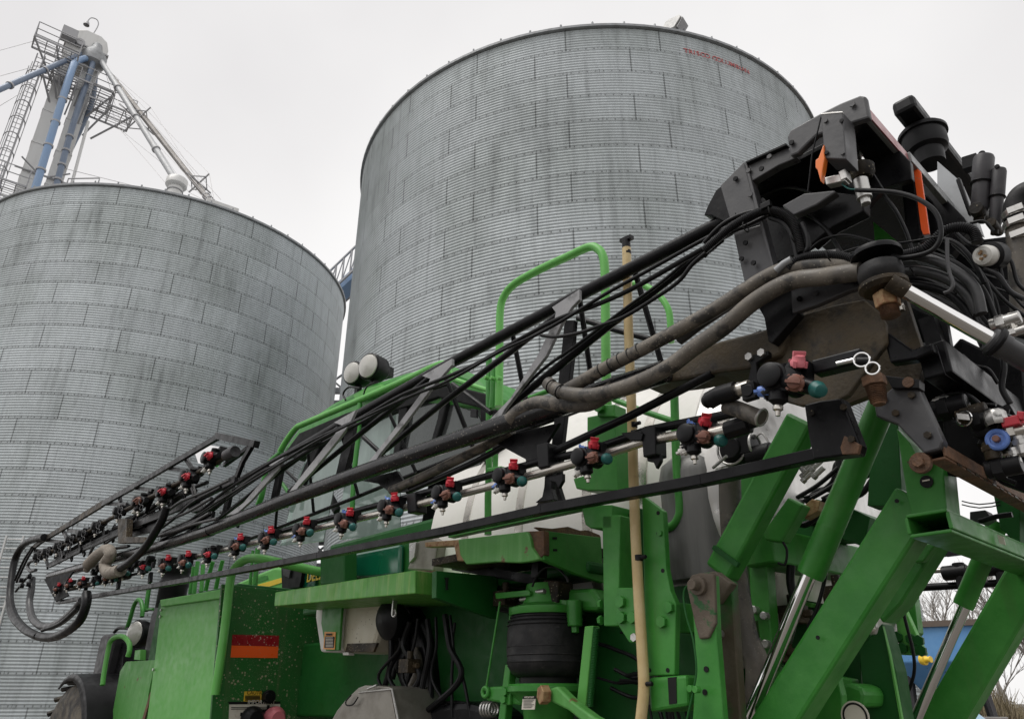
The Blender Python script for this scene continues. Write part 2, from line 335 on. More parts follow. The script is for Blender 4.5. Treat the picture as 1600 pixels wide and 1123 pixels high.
# ------------------------------------------------------------------ grain bins
def bin_material(name, seed, stag, tone):
    m = bpy.data.materials.new(name); m.use_nodes = True; nt = m.node_tree; n = nt.nodes; L = nt.links.new; bs = n['Principled BSDF']
    uv = n.new('ShaderNodeUVMap'); sp = n.new('ShaderNodeSeparateXYZ'); L(uv.outputs[0], sp.inputs[0])
    def mt(op, a, b_=None, c=None):
        k = n.new('ShaderNodeMath'); k.operation = op
        for i, x in enumerate((a, b_, c)):
            if x is None: continue
            if isinstance(x, (int, float)): k.inputs[i].default_value = x
            else: L(x, k.inputs[i])
        return k.outputs[0]
    u, v = sp.outputs[0], sp.outputs[1]
    row = mt('FLOOR', v); fv = mt('FRACT', v); odd = mt('MODULO', row, 2)
    us = mt('ADD', u, mt('MULTIPLY', odd, stag)); cu = mt('FLOOR', us); fu = mt('FRACT', us)
    wn_ = n.new('ShaderNodeTexWhiteNoise'); wn_.noise_dimensions = '2D'; cb = n.new('ShaderNodeCombineXYZ'); L(cu, cb.inputs[0]); L(row, cb.inputs[1]); L(cb.outputs[0], wn_.inputs['Vector'])
    def band(x, c, hw): return mt('LESS_THAN', mt('ABSOLUTE', mt('SUBTRACT', x, c)), hw)
    vs_ = mt('ADD', band(fu, .5, .0042), band(fu, .492, .0028))     # vertical lap seam
    hs_ = mt('GREATER_THAN', fv, .965)
    # bolts: rows of small dark dots along every lap
    bu = mt('LESS_THAN', mt('ABSOLUTE', mt('SUBTRACT', mt('FRACT', mt('MULTIPLY', us, 12)), .5)), .09)
    bh = mt('MULTIPLY', bu, mt('GREATER_THAN', fv, .93))
    bigb = mt('MULTIPLY', mt('LESS_THAN', mt('ABSOLUTE', mt('SUBTRACT', mt('FRACT', mt('MULTIPLY', us, 3)), .5)), .012), mt('MULTIPLY', mt('GREATER_THAN', fv, .9), 1))
    g_ = n.new('ShaderNodeNewGeometry')
    def noise(scale, zs, det=6, ro=.6, w_=0):
        mp = n.new('ShaderNodeMapping'); mp.inputs['Scale'].default_value = (1, 1, zs); mp.inputs['Location'].default_value = (seed * 3.1, seed, w_); L(g_.outputs['Position'], mp.inputs[0])
        x = n.new('ShaderNodeTexNoise'); x.inputs['Scale'].default_value = scale; x.inputs['Detail'].default_value = det; x.inputs['Roughness'].default_value = ro; L(mp.outputs[0], x.inputs['Vector']); return x.outputs['Fac']
    def rng(x, lo, hi, a, b_):
        k = n.new('ShaderNodeMapRange'); k.inputs[1].default_value = lo; k.inputs[2].default_value = hi; k.inputs[3].default_value = a; k.inputs[4].default_value = b_; L(x, k.inputs[0]); return k.outputs[0]
    streak = rng(noise(2.6, .10), .5, .72, 0, 1); cloud = rng(noise(.28, .8, 4), .42, .66, 0, 1); fine = rng(noise(9, .25), .45, .75, 0, 1)
    runs = rng(noise(5.5, .05, 4, .55, 9), .55, .72, 0, 1)
    t = mt('MULTIPLY', rng(wn_.outputs[0], 0, 1, .92, 1.06), tone)
    t = mt('MULTIPLY', t, mt('SUBTRACT', 1, mt('MULTIPLY', mt('MULTIPLY', streak, cloud), .42)))
    t = mt('MULTIPLY', t, mt('SUBTRACT', 1, mt('MULTIPLY', cloud, .22)))
    t = mt('MULTIPLY', t, mt('SUBTRACT', 1, mt('MULTIPLY', runs, .20)))
    t = mt('MULTIPLY', t, mt('SUBTRACT', 1, mt('MULTIPLY', fine, .16)))
    seam = mt('MINIMUM', mt('ADD', mt('MULTIPLY', vs_, .62), mt('ADD', mt('MULTIPLY', hs_, .42), mt('ADD', mt('MULTIPLY', bh, .5), mt('MULTIPLY', bigb, .5)))), .85)
    t = mt('MULTIPLY', t, mt('SUBTRACT', 1, seam))
    c = n.new('ShaderNodeMixRGB'); c.blend_type = 'MULTIPLY'; c.inputs[0].default_value = 1; L(t, c.inputs[1])
    hue = n.new('ShaderNodeMixRGB'); L(cloud, hue.inputs[0]); hue.inputs[1].default_value = (.90, .97, 1.0, 1); hue.inputs[2].default_value = (.88, .965, .965, 1); L(hue.outputs[0], c.inputs[2])
    L(c.outputs[0], bs.inputs['Base Color'])
    bs.inputs['Metallic'].default_value = .22
    L(rng(noise(3, .4), .3, .7, .5, .66), bs.inputs['Roughness'])
    return m
def grain_bin(az, D, rr, top, rings, ring, mt_, label, nsheet=20, nseg=240):
    C_ = V((D * math.sin(az), D * math.cos(az), 0)); t = thing('grain_bin', C_, label, 'grain bin', 'grain bins')
    SPW = 6; rows = rings * 9 * SPW + 1; zb = top - rings * ring
    zz = top - np.arange(rows) / (9 * SPW) * ring
    ph = np.arange(rows) / SPW * 2 * np.pi; rad_ = rr + .010 * np.cos(ph)
    th = np.linspace(0, 2 * np.pi, nseg + 1)
    X = np.outer(rad_, np.cos(th)); Y = np.outer(rad_, np.sin(th)); ZZ = np.repeat(zz[:, None], nseg + 1, 1)
    co_ = np.stack([X, Y, ZZ], 2).reshape(-1, 3)
    i = np.arange(rows - 1)[:, None] * (nseg + 1) + np.arange(nseg)[None]
    quads = np.stack([i, i + (nseg + 1), i + (nseg + 2), i + 1], 2).reshape(-1, 4)
    me = bpy.data.meshes.new('wall'); me.vertices.add(len(co_)); me.vertices.foreach_set('co', co_.ravel())
    nq = len(quads); me.loops.add(nq * 4); me.loops.foreach_set('vertex_index', quads.ravel().astype(np.int32))
    me.polygons.add(nq); me.polygons.foreach_set('loop_start', (np.arange(nq) * 4).astype(np.int32))
    me.polygons.foreach_set('use_smooth', np.ones(nq, bool)); me.update(calc_edges=True)
    uvl = me.uv_layers.new(name='UVMap')
    uu = np.repeat((th / (2 * np.pi) * nsheet)[None], rows, 0).ravel(); vv = np.repeat(((top - zz) / ring)[:, None], nseg + 1, 1).ravel()
    uvl.data.foreach_set('uv', np.stack([uu[quads.ravel()], vv[quads.ravel()]], 1).ravel())
    me.materials.append(mt_); o = bpy.data.objects.new('wall', me); COL.objects.link(o); place(o, C_, t)
    b = MB(); b.lathe(C_, UP, [(rr + .012, top - .02), (rr + .075, top - .035), (rr + .085, top + .055), (rr + .01, top + .09), (rr * .06, top + rr * math.tan(rad(27)))], 120)
    b.build('roof', roof_galv, t)
    b = MB(); b.bar(V((0, 0, 0)), V((0, 0, .15)), .05, .05); c0 = b.build('eave_clip', galv_trim, t, 0, None, (0, 0, 0))
    for k in range(60):
        a = 2 * math.pi * (k + .37) / 60; c = c0 if k == 0 else c0.copy()
        if k: COL.objects.link(c)
        c.parent = t; c.location = (math.cos(a) * (rr + .05), math.sin(a) * (rr + .05), top); c.rotation_euler = (0, 0, a)
    b = MB(); b.lathe(C_, UP, [(rr + .011, top - .07), (rr + .10, top - .05), (rr + .105, top + .03), (rr + .08, top + .045)], 120); b.build('eave_ring', galv_trim, t)
    b = MB(); b.lathe(C_, UP, [(rr + .45, -.2), (rr + .45, zb), (rr - .3, zb)], 96); b.build('foundation', concrete, t)
    return t, C_
RING = .92
BIG_AZ, BIG_D, BIG_R, BIG_TOP = rad(6.88), 25.5, 9.12, 1.7 + 18.64
SM_AZ, SM_D, SM_R, SM_TOP = rad(-27.75), 37.3, 8.56, 1.7 + 19.16
big, BC = grain_bin(BIG_AZ, BIG_D, BIG_R, BIG_TOP, 22, RING, bin_material('galvanised_big_bin', 1, 1 / 3, .50), 'tall corrugated grain bin in the centre with faded red lettering under its eave')
small, SC = grain_bin(SM_AZ, SM_D, SM_R, SM_TOP, 22, RING, bin_material('galvanised_left_bin', 5, .5, .575), 'corrugated grain bin at left below the elevator tower, with a white ladder')
def on_bin(C_, rr, u, v):                      # where the sight line meets a bin's wall
    d = ray(u, v); dx, dy = d.x, d.y; a = dx * dx + dy * dy; bb = -2 * (dx * C_.x + dy * C_.y); c = C_.x ** 2 + C_.y ** 2 - rr * rr
    return EYE + d * ((-bb - math.sqrt(max(0, bb * bb - 4 * a * c))) / (2 * a))
# red lettering, painted on the ridges only
tm = bpy.data.materials.new('faded_red_lettering'); tm.use_nodes = True; n_ = tm.node_tree.nodes; l_ = tm.node_tree.links.new
tb = n_['Principled BSDF']; tb.inputs['Base Color'].default_value = (.50, .10, .10, 1); tb.inputs['Roughness'].default_value = .6
gg = n_.new('ShaderNodeNewGeometry'); sx = n_.new('ShaderNodeSeparateXYZ'); l_(gg.outputs['Position'], sx.inputs[0])
m1 = n_.new('ShaderNodeMath'); m1.operation = 'MULTIPLY_ADD'; m1.inputs[1].default_value = 9 / RING; m1.inputs[2].default_value = -BIG_TOP * 9 / RING + .5; l_(sx.outputs[2], m1.inputs[0])
m2 = n_.new('ShaderNodeMath'); m2.operation = 'FRACT'; l_(m1.outputs[0], m2.inputs[0])
m3 = n_.new('ShaderNodeMath'); m3.operation = 'COMPARE'; m3.inputs[1].default_value = .5; m3.inputs[2].default_value = .44; l_(m2.outputs[0], m3.inputs[0])
nz2 = n_.new('ShaderNodeTexNoise'); nz2.inputs['Scale'].default_value = 5; l_(gg.outputs['Position'], nz2.inputs['Vector'])
m4 = n_.new('ShaderNodeMapRange'); m4.inputs[1].default_value = .3; m4.inputs[2].default_value = .6; m4.inputs[3].default_value = .35; m4.inputs[4].default_value = 1; l_(nz2.outputs['Fac'], m4.inputs[0])
m5 = n_.new('ShaderNodeMath'); m5.operation = 'MULTIPLY'; l_(m3.outputs[0], m5.inputs[0]); l_(m4.outputs[0], m5.inputs[1]); l_(m5.outputs[0], tb.inputs['Alpha'])
s_ = 'TRISCO COLUMBIAN'
pa = on_bin(BC, BIG_R, 1067, 74) - BC; pb = on_bin(BC, BIG_R, 1169, 108) - BC
a0, a1 = math.atan2(pa.y, pa.x), math.atan2(pb.y, pb.x); zt = BIG_TOP - .80
b = MB(); wds = [{'I': .38, ' ': .45, 'M': 1.0}.get(ch, .78) for ch in s_]; tot = sum(wds); acc = 0
for ch, wd in zip(s_, wds):
    a = a0 + (a1 - a0) * (acc + wd / 2) / tot; acc += wd
    if ch == ' ': continue
    d = V((math.cos(a), math.sin(a), 0)); xd = V((-math.sin(a), math.cos(a), 0))
    lb = text_mb(ch, .255, BC + d * (BIG_R + .016) + UP * zt, xd, UP, 0, False, None, align='CENTER', bold=.005)
    b.add(lb.v, lb.f)
b.build('lettering', tm, big)
def roof_vent(parent, p, out, wd, ht, dp, m1, m2):   # gooseneck vent: curved hood with a grey mouth
    side = UP.cross(out).normalized(); b = MB()
    prof = [(-dp, 0), (-dp, ht * .55), (-dp * .75, ht * .9), (-dp * .3, ht), (dp * .55, ht * .92), (dp * .7, ht * .75), (dp * .7, ht * .68), (0, 0)]
    b.prism([p + out * x + UP * z - side * wd / 2 for x, z in prof], side * wd); vt = b.build('roof_vent', m1, parent, .02)
    a = [p + out * (dp * .705) + UP * (ht * .66), p + out * (.03 + 0) + UP * 0.0]
    MB().prism([a[0] - side * wd * .42 + out * .02, a[0] + side * wd * .42 + out * .02, a[1] + side * wd * .42 + out * .03, a[1] - side * wd * .42 + out * .03], out * .02 - UP * .02).build('vent_screen', m2, vt)
def rim_pt(C_, rr, top, u, v):
    p = on_bin(C_, rr, u, v); d = (p - C_); d.z = 0; d.normalize(); return C_ + d * rr + UP * top, d
p, d = rim_pt(BC, BIG_R, BIG_TOP, 1062, 55); roof_vent(big, p - d * .10 + UP * .16, (d * .6 + V((.8, -.1, 0))).normalized(), .5, .42, .36, leg_white, rail_grey)
p, d = rim_pt(BC, BIG_R, BIG_TOP, 662, 122); roof_vent(big, p - d * .75 + UP * .3, d, .6, .5, .4, leg_white, rail_grey)
p, d = rim_pt(SC, SM_R, SM_TOP, 274, 305)
b = MB(); c0 = p - d * 2.2 + UP * 1.75 - UP.cross(d) * .3; b.lathe(c0, UP, [(.31, -1.6), (.31, .1), (.40, .13), (.46, .2), (.46, .5), (.42, .55), (0, .62)], 28); b.build('roof_vent', leg_white, small)
b = MB(); b.ring(c0 - UP * .1, UP, .325, .028); b.build('vent_band', rail_grey, small)
p, d = rim_pt(SC, SM_R, SM_TOP, 168, 291)
b = MB(); c0 = p - d * 1.4 + UP * .55; b.lathe(c0, UP, [(.5, -.5), (.5, .05), (.58, .1), (.56, .2), (0, .26)], 24); b.build('roof_hatch', leg_white, small)
p, d = rim_pt(SC, SM_R, SM_TOP, 348, 328); sd = UP.cross(d)
MB().box(p - d * .5 + UP * .28, sd * .68, d * .35, UP * .10).build('eave_box', leg_white, small, .03)
p, d = rim_pt(SC, SM_R, SM_TOP, 128, 290); sd = UP.cross(d)
b = MB(); b.tube([p - sd * .65 + UP * .1, p - sd * .65 + UP * .32, p + sd * .65 + UP * .32, p + sd * .65 + UP * .1], .03, 6); b.build('rim_rail', rail_grey, small)
# white ladder on the left bin
b = MB()
la, lb_ = on_bin(SC, SM_R, 17, 838), on_bin(SC, SM_R, 40, 832); d = (la + lb_) / 2 - SC; d.z = 0; d.normalize(); xd = UP.cross(d).normalized()
base = SC + d * (SM_R + .16); zt = la.z
for s in (-1, 1): b.bar(base + xd * s * .26 + UP * .3, base + xd * s * .26 + UP * zt, .05, .07, xd)
z = .5
while z < zt - .05: b.tube([base - xd * .26 + UP * z, base + xd * .26 + UP * z], .018, 6); z += .3
b.build('ladder', leg_white, small)
# ------------------------------------------------------------------ bucket elevator and spouts
ED = 47.0
e0 = qd(62, 290, ED); EB = V((e0.x, e0.y, 0)); ed = V((e0.x, e0.y, 0)).normalized(); ex = V((ed.y, -ed.x, 0))     # ex: to the right in the picture
elev = thing('bucket_elevator', EB, 'tall pale bucket elevator tower with platforms and caged ladder behind the left bin', 'grain elevator')
EH = qd(130, 60, ED).z
for s in (-1, 1):
    b = MB(); b.box(EB + ex * s * .66 + UP * (EH - 1.5) / 2, ex * .44, ed * .40, UP * (EH - 1.5) / 2)
    k = 2
    while k < EH - 3: b.box(EB + ex * s * .66 + UP * k, ex * .47, ed * .43, UP * .05); k += 2.6
    b.build('leg_casing', leg_white, elev, .02)
# head
hb = EB + ex * .05 + UP * (EH - 1.5); prof = [(-1.35, -.6), (-.9, -1.5), (1.0, -1.5), (1.45, -.3), (1.5, .9), (1.25, 1.65), (.75, 2.0), (-.3, 2.0), (-.95, 1.55), (-1.35, .7)]; prof = [(x * .84, z * .84) for x, z in prof]
b = MB(); b.prism([hb + ex * x - ed * .75 + UP * z for x, z in prof], ed * 1.5); hd_ = b.build('head_casing', leg_white, elev, .05)
b = MB(); b.box(hb + ex * .05 + UP * .28 - ed * .0, ex * 1.30, ed * .81, UP * .06); b.build('casing_flange', rail_grey, hd_)
b = MB(); b.box(hb - ex * 1.1 + UP * .35 - ed * 1.0, ex * .45, ed * .35, UP * .4); b.cyl(hb - ex * .4 - ed * .8 + UP * .2, -ed, .28, .3, 14); b.build('drive_motor', rail_grey, elev, .03)
b = MB(); b.tube(smoothpath([hb + ex * .1 + UP * 2.0, hb + ex * .25 + UP * 3.1, hb + ex * .1 + UP * 3.55, hb - ex * .25 + UP * 3.5, hb - ex * .4 + UP * 3.1]), .035, 6); b.lathe(hb - ex * .4 + UP * 2.7, UP, [(.2, 0), (.14, .25), (.04, .42)], 12); b.build('yard_lamp', rail_grey, elev)
def platform(c, x0, x1, y0, y1, name='platform'):
    b = MB(); P = lambda x, y, z: c + ex * x + ed * y + UP * z
    k = y0 + .1
    while k < y1: b.bar(P(x0, k, 0), P(x1, k, 0), .025, .035, ed); k += .27
    k = x0
    while k < x1: b.bar(P(k, y0, 0), P(k, y1, 0), .05, .06, ex); k += .7
    for y in (y0, y1): b.bar(P(x0, y, -.06), P(x1, y, -.06), .06, .12, ed)
    for x in (x0, x1): b.bar(P(x, y0, -.06), P(x, y1, -.06), .06, .12, ex)
    b.build(name, rail_grey, elev)
    b = MB()
    for z in (.55, 1.1):
        b.tube([P(x0, y0, z), P(x1, y0, z), P(x1, y1, z), P(x0, y1, z), P(x0, y0, z)], .035, 5)
    nx = max(2, int((x1 - x0) / 1.1)); 
    for i in range(nx + 1):
        for y in (y0, y1): b.tube([P(x0 + (x1 - x0) * i / nx, y, 0), P(x0 + (x1 - x0) * i / nx, y, 1.1)], .035, 5)
    b.build('platform_railing', rail_grey, elev)
    b = MB()
    for i in range(3):
        x = x0 + (x1 - x0) * i / 2
        b.bar(P(x, y0, -.15), P(x * .35, y1 * .2, -1.9), .09, .09)
    b.build('platform_brace', rail_grey, elev)
zp = qd(105, 62, ED).z - 2.2
platform(EB + UP * (zp - .2), -2.7, -.2, -2.0, -.8)
platform(EB + UP * (zp - 1.9), -1.9, .2, -1.6, -.6)
zm = qd(130, 128, ED).z
platform(EB + ex * .3 + UP * (zm - 1.1), -1.6, 2.0, -1.6, .8)
platform(EB + ex * .8 + UP * (zm - 2.2), .2, 2.9, -1.7, .3)
platform(EB + UP * (qd(20, 292, ED).z - .6), -4.6, -.6, -1.6, 1.2)
# bracing stubs up the leg, ladder and cage
b = MB(); k = 10
while k < EH - 8:
    for s in (-1, 1): b.bar(EB - ed * .45 + ex * s * .2 + UP * k, EB - ed * 1.1 + ex * s * 1.3 + UP * (k + .4), .07, .07)
    b.bar(EB - ed * .5 - ex * 1.5 + UP * k, EB - ed * .5 + ex * 1.5 + UP * k, .08, .1); k += 4.2
b.build('leg_brace', rail_grey, elev)
lx = -2.1; b = MB(); b2 = MB()
for s in (-1, 1): b.tube([EB + ex * (lx + s * .22) - ed * .5 + UP * 2, EB + ex * (lx + s * .22) - ed * .5 + UP * (zp - .3)], .04, 5)
k = 3.
while k < zp - .5: b.tube([EB + ex * (lx - .22) - ed * .5 + UP * k, EB + ex * (lx + .22) - ed * .5 + UP * k], .022, 4); k += .36
for i, k in enumerate(np.arange(14, zp - 1.5, 1.25)):
    P = [EB + ex * (lx + .42 * math.cos(a)) + ed * (-.5 + .75 * math.sin(a)) + UP * k for a in np.linspace(-math.pi, 0, 9)]
    b2.tube(P, .035, 4)
for a in np.linspace(-math.pi, 0, 5): b2.tube([EB + ex * (lx + .42 * math.cos(a)) + ed * (-.5 + .75 * math.sin(a)) + UP * 14, EB + ex * (lx + .42 * math.cos(a)) + ed * (-.5 + .75 * math.sin(a)) + UP * (zp - 1.5)], .022, 4)
b.build('ladder', rail_grey, elev); b2.build('ladder_cage', rail_grey, elev)
# distributor under the head
dc = qd(146, 92, ED - .6); b = MB(); b.lathe(dc, UP, [(.25, -.9), (.75, -.5), (.8, .15), (.4, .75), (.3, 1.2)], 20); b.build('distributor', galv_trim, elev)
def spout(pts, rr, m, label, flanges=3, ends=None, zz=None):
    P = [qd(u, v, dd) for u, v, dd in pts]; t = thing('grain_spout', P[-1], label, 'grain spout', 'spouts fanning out from the elevator head')
    MB().tube(smoothpath(P, 5) if len(P) > 2 else P, rr, 14).build('pipe', m, t)
    for k in range(1, flanges + 1):
        b = MB(); x = P[-2].lerp(P[-1], k / (flanges + 1)); b.lathe(x, (P[-1] - P[-2]), [(rr, -.07), (rr + .06, -.06), (rr + .06, .06), (rr, .07)], 14); b.build('pipe_collar', rail_grey, t)
    return t, P
spout([(140, 88, ED - .6), (118, 89, ED - 1), (-120, 192, ED - 6)], .17, blue_grey, 'blue grey spout running down to the left edge of the sky')
spout([(140, 90, ED - .9), (120, 97, ED - 1.3), (108, 122, ED - 2.2), (52, 305, ED - 2.5)], .21, blue_bright, 'bright blue spout, thickest and nearest to the pale elevator leg', 4)
spout([(145, 94, ED - .9), (142, 110, ED - 1.1), (115, 192, ED - 1.6), (84, 305, ED - 2)], .18, blue_grey, 'blue grey downspout just right of the bright blue one', 4)
spout([(150, 98, ED), (149, 118, ED), (142, 165, ED), (107, 240, ED), (70, 310, ED)], .16, blue_grey, 'dark bent downspout crossing behind the straight blue grey one', 3)
PEAK = SC + UP * (SM_TOP + SM_R * math.tan(rad(27)))
s5, P5 = spout([(150, 90, ED - .8), (158, 96, ED - 1), (279, 290, 37.6)], .18, galv_pipe, 'pale galvanised spout sloping right to the white roof vent', 3)
s6, P6 = spout([(152, 93, ED), (162, 104, ED - .5), (318, 302, 38.9), (336, 322, 37.2)], .17, pipe_brown, 'brown stained spout sloping right to the box on the bin eave', 3)
def star(t, Pa, Pb, u, v, dist, L):
    c = qd(u, v, dist); ax = (Pb - Pa).normalized(); x = ax.cross(UP).normalized(); y = ax.cross(x).normalized(); b = MB()
    T = [c + x * L, c + y * L * .8, c - x * L, c - y * L * .8]
    for k in range(4): b.bar(c, T[k], .07, .07); b.bar(c.lerp(T[k], .68), c.lerp(T[(k + 1) % 4], .68), .05, .05)
    b.build('truss_spreader', rail_grey, t)
    b = MB()
    for k in range(4): b.tube([Pa, T[k], Pb], .014, 4)
    b.build('truss_cable', wire_m, t)
star(s6, P6[1], P6[-1], 214, 187, 43.2, 1.45); star(s6, P6[1], P6[-1], 311, 286, 39.2, 1.0)
p1 = MB().tube([qd(138, 190, ED - 1), qd(111, 292, ED - 1.5)], .09, 8).build('vent_pipe', leg_white, elev)
for (a, c, lab) in (((62, 62, ED), (-40, 90, 40), 'highest thin guy wire running left from the elevator platform'), ((70, 100, ED), (-40, 130, 40), 'thin guy wire running left just above the long blue grey spout'), ((58, 130, ED), (-40, 190, 40), 'thin guy wire running left below the long blue grey spout'),
        ((172, 160, ED), (182, 196, 44), 'short guy wire hanging from the lower right platform'), ((152, 96, ED), (345, 312, 38), 'long guy wire above the two spouts that slope right'), ((182, 196, 44), (262, 290, 39), 'guy wire slanting right below the pale galvanised spout'), ((95, 262, ED), (215, 292, 40), 'nearly level guy wire just above the left bin eave'), ((16, 258, ED), (-30, 261, 40), 'level guy wire leaving the ladder cage to the left')):
    o = MB().tube([qd(*a), qd(*c)], .016, 4).build('guy_wire', wire_m); tag(o, lab, 'guy wire', 'guy wires of the elevator')

# ------------------------------------------------------------------ conveyor bridge and support tower between the bins
cw0, cw1 = qd(505, 452, 41), qd(590, 372, 36)
brd = thing('conveyor_bridge', (cw0 + cw1) / 2, 'blue conveyor in a grey railed truss high between the two bins', 'conveyor')
dv = (cw1 - cw0).normalized(); sv = dv.cross(UP).normalized()
for s in (-.6, .6):
    b = MB(); o_ = sv * s
    b.bar(cw0 + o_, cw1 + o_, .1, .1); b.bar(cw0 + o_ - UP * 1.6, cw1 + o_ - UP * 1.6, .1, .12); L_ = (cw1 - cw0).length; N = 7
    for k in range(N + 1):
        p = cw0 + dv * L_ * k / N + o_; b.bar(p, p - UP * 1.6, .07, .07)
        if k < N: b.bar(p - UP * 1.6, p + dv * L_ / N, .05, .05)
    b.build('truss_side', rail_grey, brd)
b = MB(); b.bar(cw0 - UP * 1.45, cw1 - UP * 1.45, .8, .7, sv); b.build('conveyor_housing', blue_bright, brd, .02)
tw = qd(538, 560, 38); tw.z = 0
twr = thing('support_tower', tw, 'grey lattice steel tower seen in the gap between the bins', 'steel tower')
for i, (sx_, sy_) in enumerate(((-.9, -.9), (.9, -.9), (.9, .9), (-.9, .9))):
    MB().bar(tw + V((sx_, sy_, 0)), tw + V((sx_, sy_, 17)), .22, .22, V((1, 0, 0))).build('tower_leg', rail_grey, twr)
for k in range(1, 12):
    b = MB(); z = k * 1.5; c4 = [tw + V((x, y, z)) for x, y in ((-.9, -.9), (.9, -.9), (.9, .9), (-.9, .9))]
    for i in range(4): b.bar(c4[i], c4[(i + 1) % 4], .22, .3); b.bar(c4[i], c4[(i + 1) % 4] + UP * 1.5, .09, .09)
    if k % 3 == 0: b.box(tw + UP * z, V((1.3, 0, 0)), V((0, 1.3, 0)), UP * .05)
    b.build('tower_brace', rail_grey, twr)

# ------------------------------------------------------------------ far right: blue hopper, pale blue cover, bare trees
bx0 = qd(1462, 1000, 17); bz = bx0.z; bb_ = V((bx0.x, bx0.y, 0)); vx = V((bb_.y, -bb_.x, 0)).normalized(); vy = bb_.normalized()
hop = thing('hopper_wagon', bb_, 'chalky blue hopper wagon with brown top rail seen under the green lift arms', 'wagon')
H0 = qd(1452, 984, 17).z
b = MB(); T = [(-.75, -1), (.75, -1), (.75, 1.2), (-.75, 1.2)]; Bm = [(-.62, -.5), (.62, -.5), (.62, .7), (-.62, .7)]
P = [bb_ + vx * x + vy * y + UP * H0 for x, y in T] + [bb_ + vx * x + vy * y + UP * (H0 - .6) for x, y in T] + [bb_ + vx * x * .5 + vy * y * .5 + UP * (H0 - 1.1) for x, y in T]
b.add(P, [(i + 4 * k, (i + 1) % 4 + 4 * k, (i + 1) % 4 + 4 * k + 4, i + 4 * k + 4) for k in (0, 1) for i in range(4)] + [(8, 9, 10, 11)]); b.build('hopper', blue_box, hop, .02)
b = MB()
for i in range(4): b.bar(P[i] + UP * .03, P[(i + 1) % 4] + UP * .03, .12, .1)
b.bar(P[0] + UP * .05, P[0] - vx * .5 + UP * .85, .07, .1); b.bar(P[1] - UP * .02, P[1] + vx * .12 - UP * .8, .12, .08); b.build('hopper_rim', brown_trim, hop)
b = MB(); b.box(bb_ + UP * .75, vx * .9, vy * 1.2, UP * .09)
for x in (-.7, .7):
    for y in (-.9, .9): b.bar(bb_ + vx * x + vy * y + UP * .6, bb_ + vx * x * .8 + vy * y * .8 + UP * (H0 - .7), .08, .08)
b.build('chassis', grey_dark, hop)
MB().box(bb_ - vy * 1.15 + UP * 1.25, vx * .8, vy * .05, UP * .22).build('hopper_board', concrete, hop, .01)
for x in (-.95, .95):
    for y in (-.8, .9): 
        b = MB(); b.lathe(bb_ + vx * (x - .11) + vy * y + UP * .4, vx, [(.2, 0), (.36, 0), (.4, .04), (.4, .18), (.36, .22), (.2, .22)], 22); b.build('wheel', tyre_mud, hop)
fy = qd(1444, 1030, 14.6)
b = MB(); b.lathe(fy, vx - vy * .6, [(.0, -.06), (.07, -.06), (.085, -.03), (.085, .02), (.05, .03), (.04, .09), (.05, .1), (.05, .12), (0, .12)], 16); b.build('auger_motor', yellow, hop)
MB().tube([fy + vx * .25 - vy * .1, fy + vx * .02 - vy * .1 - UP * .55], .02, 6).build('crank_rod', zinc, hop)
pc = qd(1505, 1108, 12.5); pc0 = V((pc.x, pc.y, 0))
b = MB(); NP = 40; prof = [(.42, 0), (.46, .8), (.44, 1.15), (.26, 1.48), (.085, 1.66), (.07, 1.72), (.10, 1.76), (.06, 1.92), (.0, 1.93)]
vsx = []; fsx = []
for (r_, h_) in prof:
    for k in range(NP):
        a = 2 * math.pi * k / NP; f_ = 1 + .05 * math.sin(7 * a) * (1 if h_ > .5 else .3) + .03 * math.sin(13 * a + 1); vsx.append(pc0 + V((math.cos(a) * r_ * f_, math.sin(a) * r_ * f_, h_ * .985)))
for i in range(len(prof) - 1):
    for k in range(NP): fsx.append((i * NP + k, i * NP + (k + 1) % NP, (i + 1) * NP + (k + 1) % NP, (i + 1) * NP + k))
b.add(vsx, fsx, True); o = b.build('tied_cover', pale_blue); tag(o, 'pale blue sheet cover tied to a narrow neck, at the bottom right', 'cover')
MB().ring(pc0 + UP * 1.69, UP, .078, .016).build('tie_cord', ink, o)
def bare_tree(base, h, seed, label):
    rnd = random.Random(seed); t = thing('bare_tree', base, label, 'tree', 'leafless trees at the far right'); tr = MB(); cw = MB()
    def grow(p, d, L, r_, lev):
        n = 4; pts = [p]; dd = d.copy()
        for i in range(n):
            dd = (dd + V((rnd.uniform(-.2, .2), rnd.uniform(-.2, .2), rnd.uniform(-.04, .14)))).normalized(); pts.append(pts[-1] + dd * L / n)
        (tr if lev == 0 else cw).tube(pts, [r_ * (1 - .6 * i / n) for i in range(n + 1)], 7 if lev == 0 else 3, False)
        if lev >= 4 or r_ < .004: return
        for i in range(rnd.randint(5, 6) if lev < 3 else 4):
            k = rnd.uniform(.3, 1) if lev else rnd.uniform(.25, 1); j = min(n - 1, int(k * n)); pp = pts[j].lerp(pts[j + 1], k * n - j)
            a = rnd.uniform(0, 6.283); s = rnd.uniform(.5, 1.0); nd = (dd * 1.0 + V((math.cos(a), math.sin(a), .25)) * s).normalized()
            grow(pp, nd, L * rnd.uniform(.42, .62), r_ * .48, lev + 1)
    grow(V(base), UP, h * .55, h * .014, 0)
    tr.build('trunk', hazy_bark, t); cw.build('crown', hazy_bark, t)
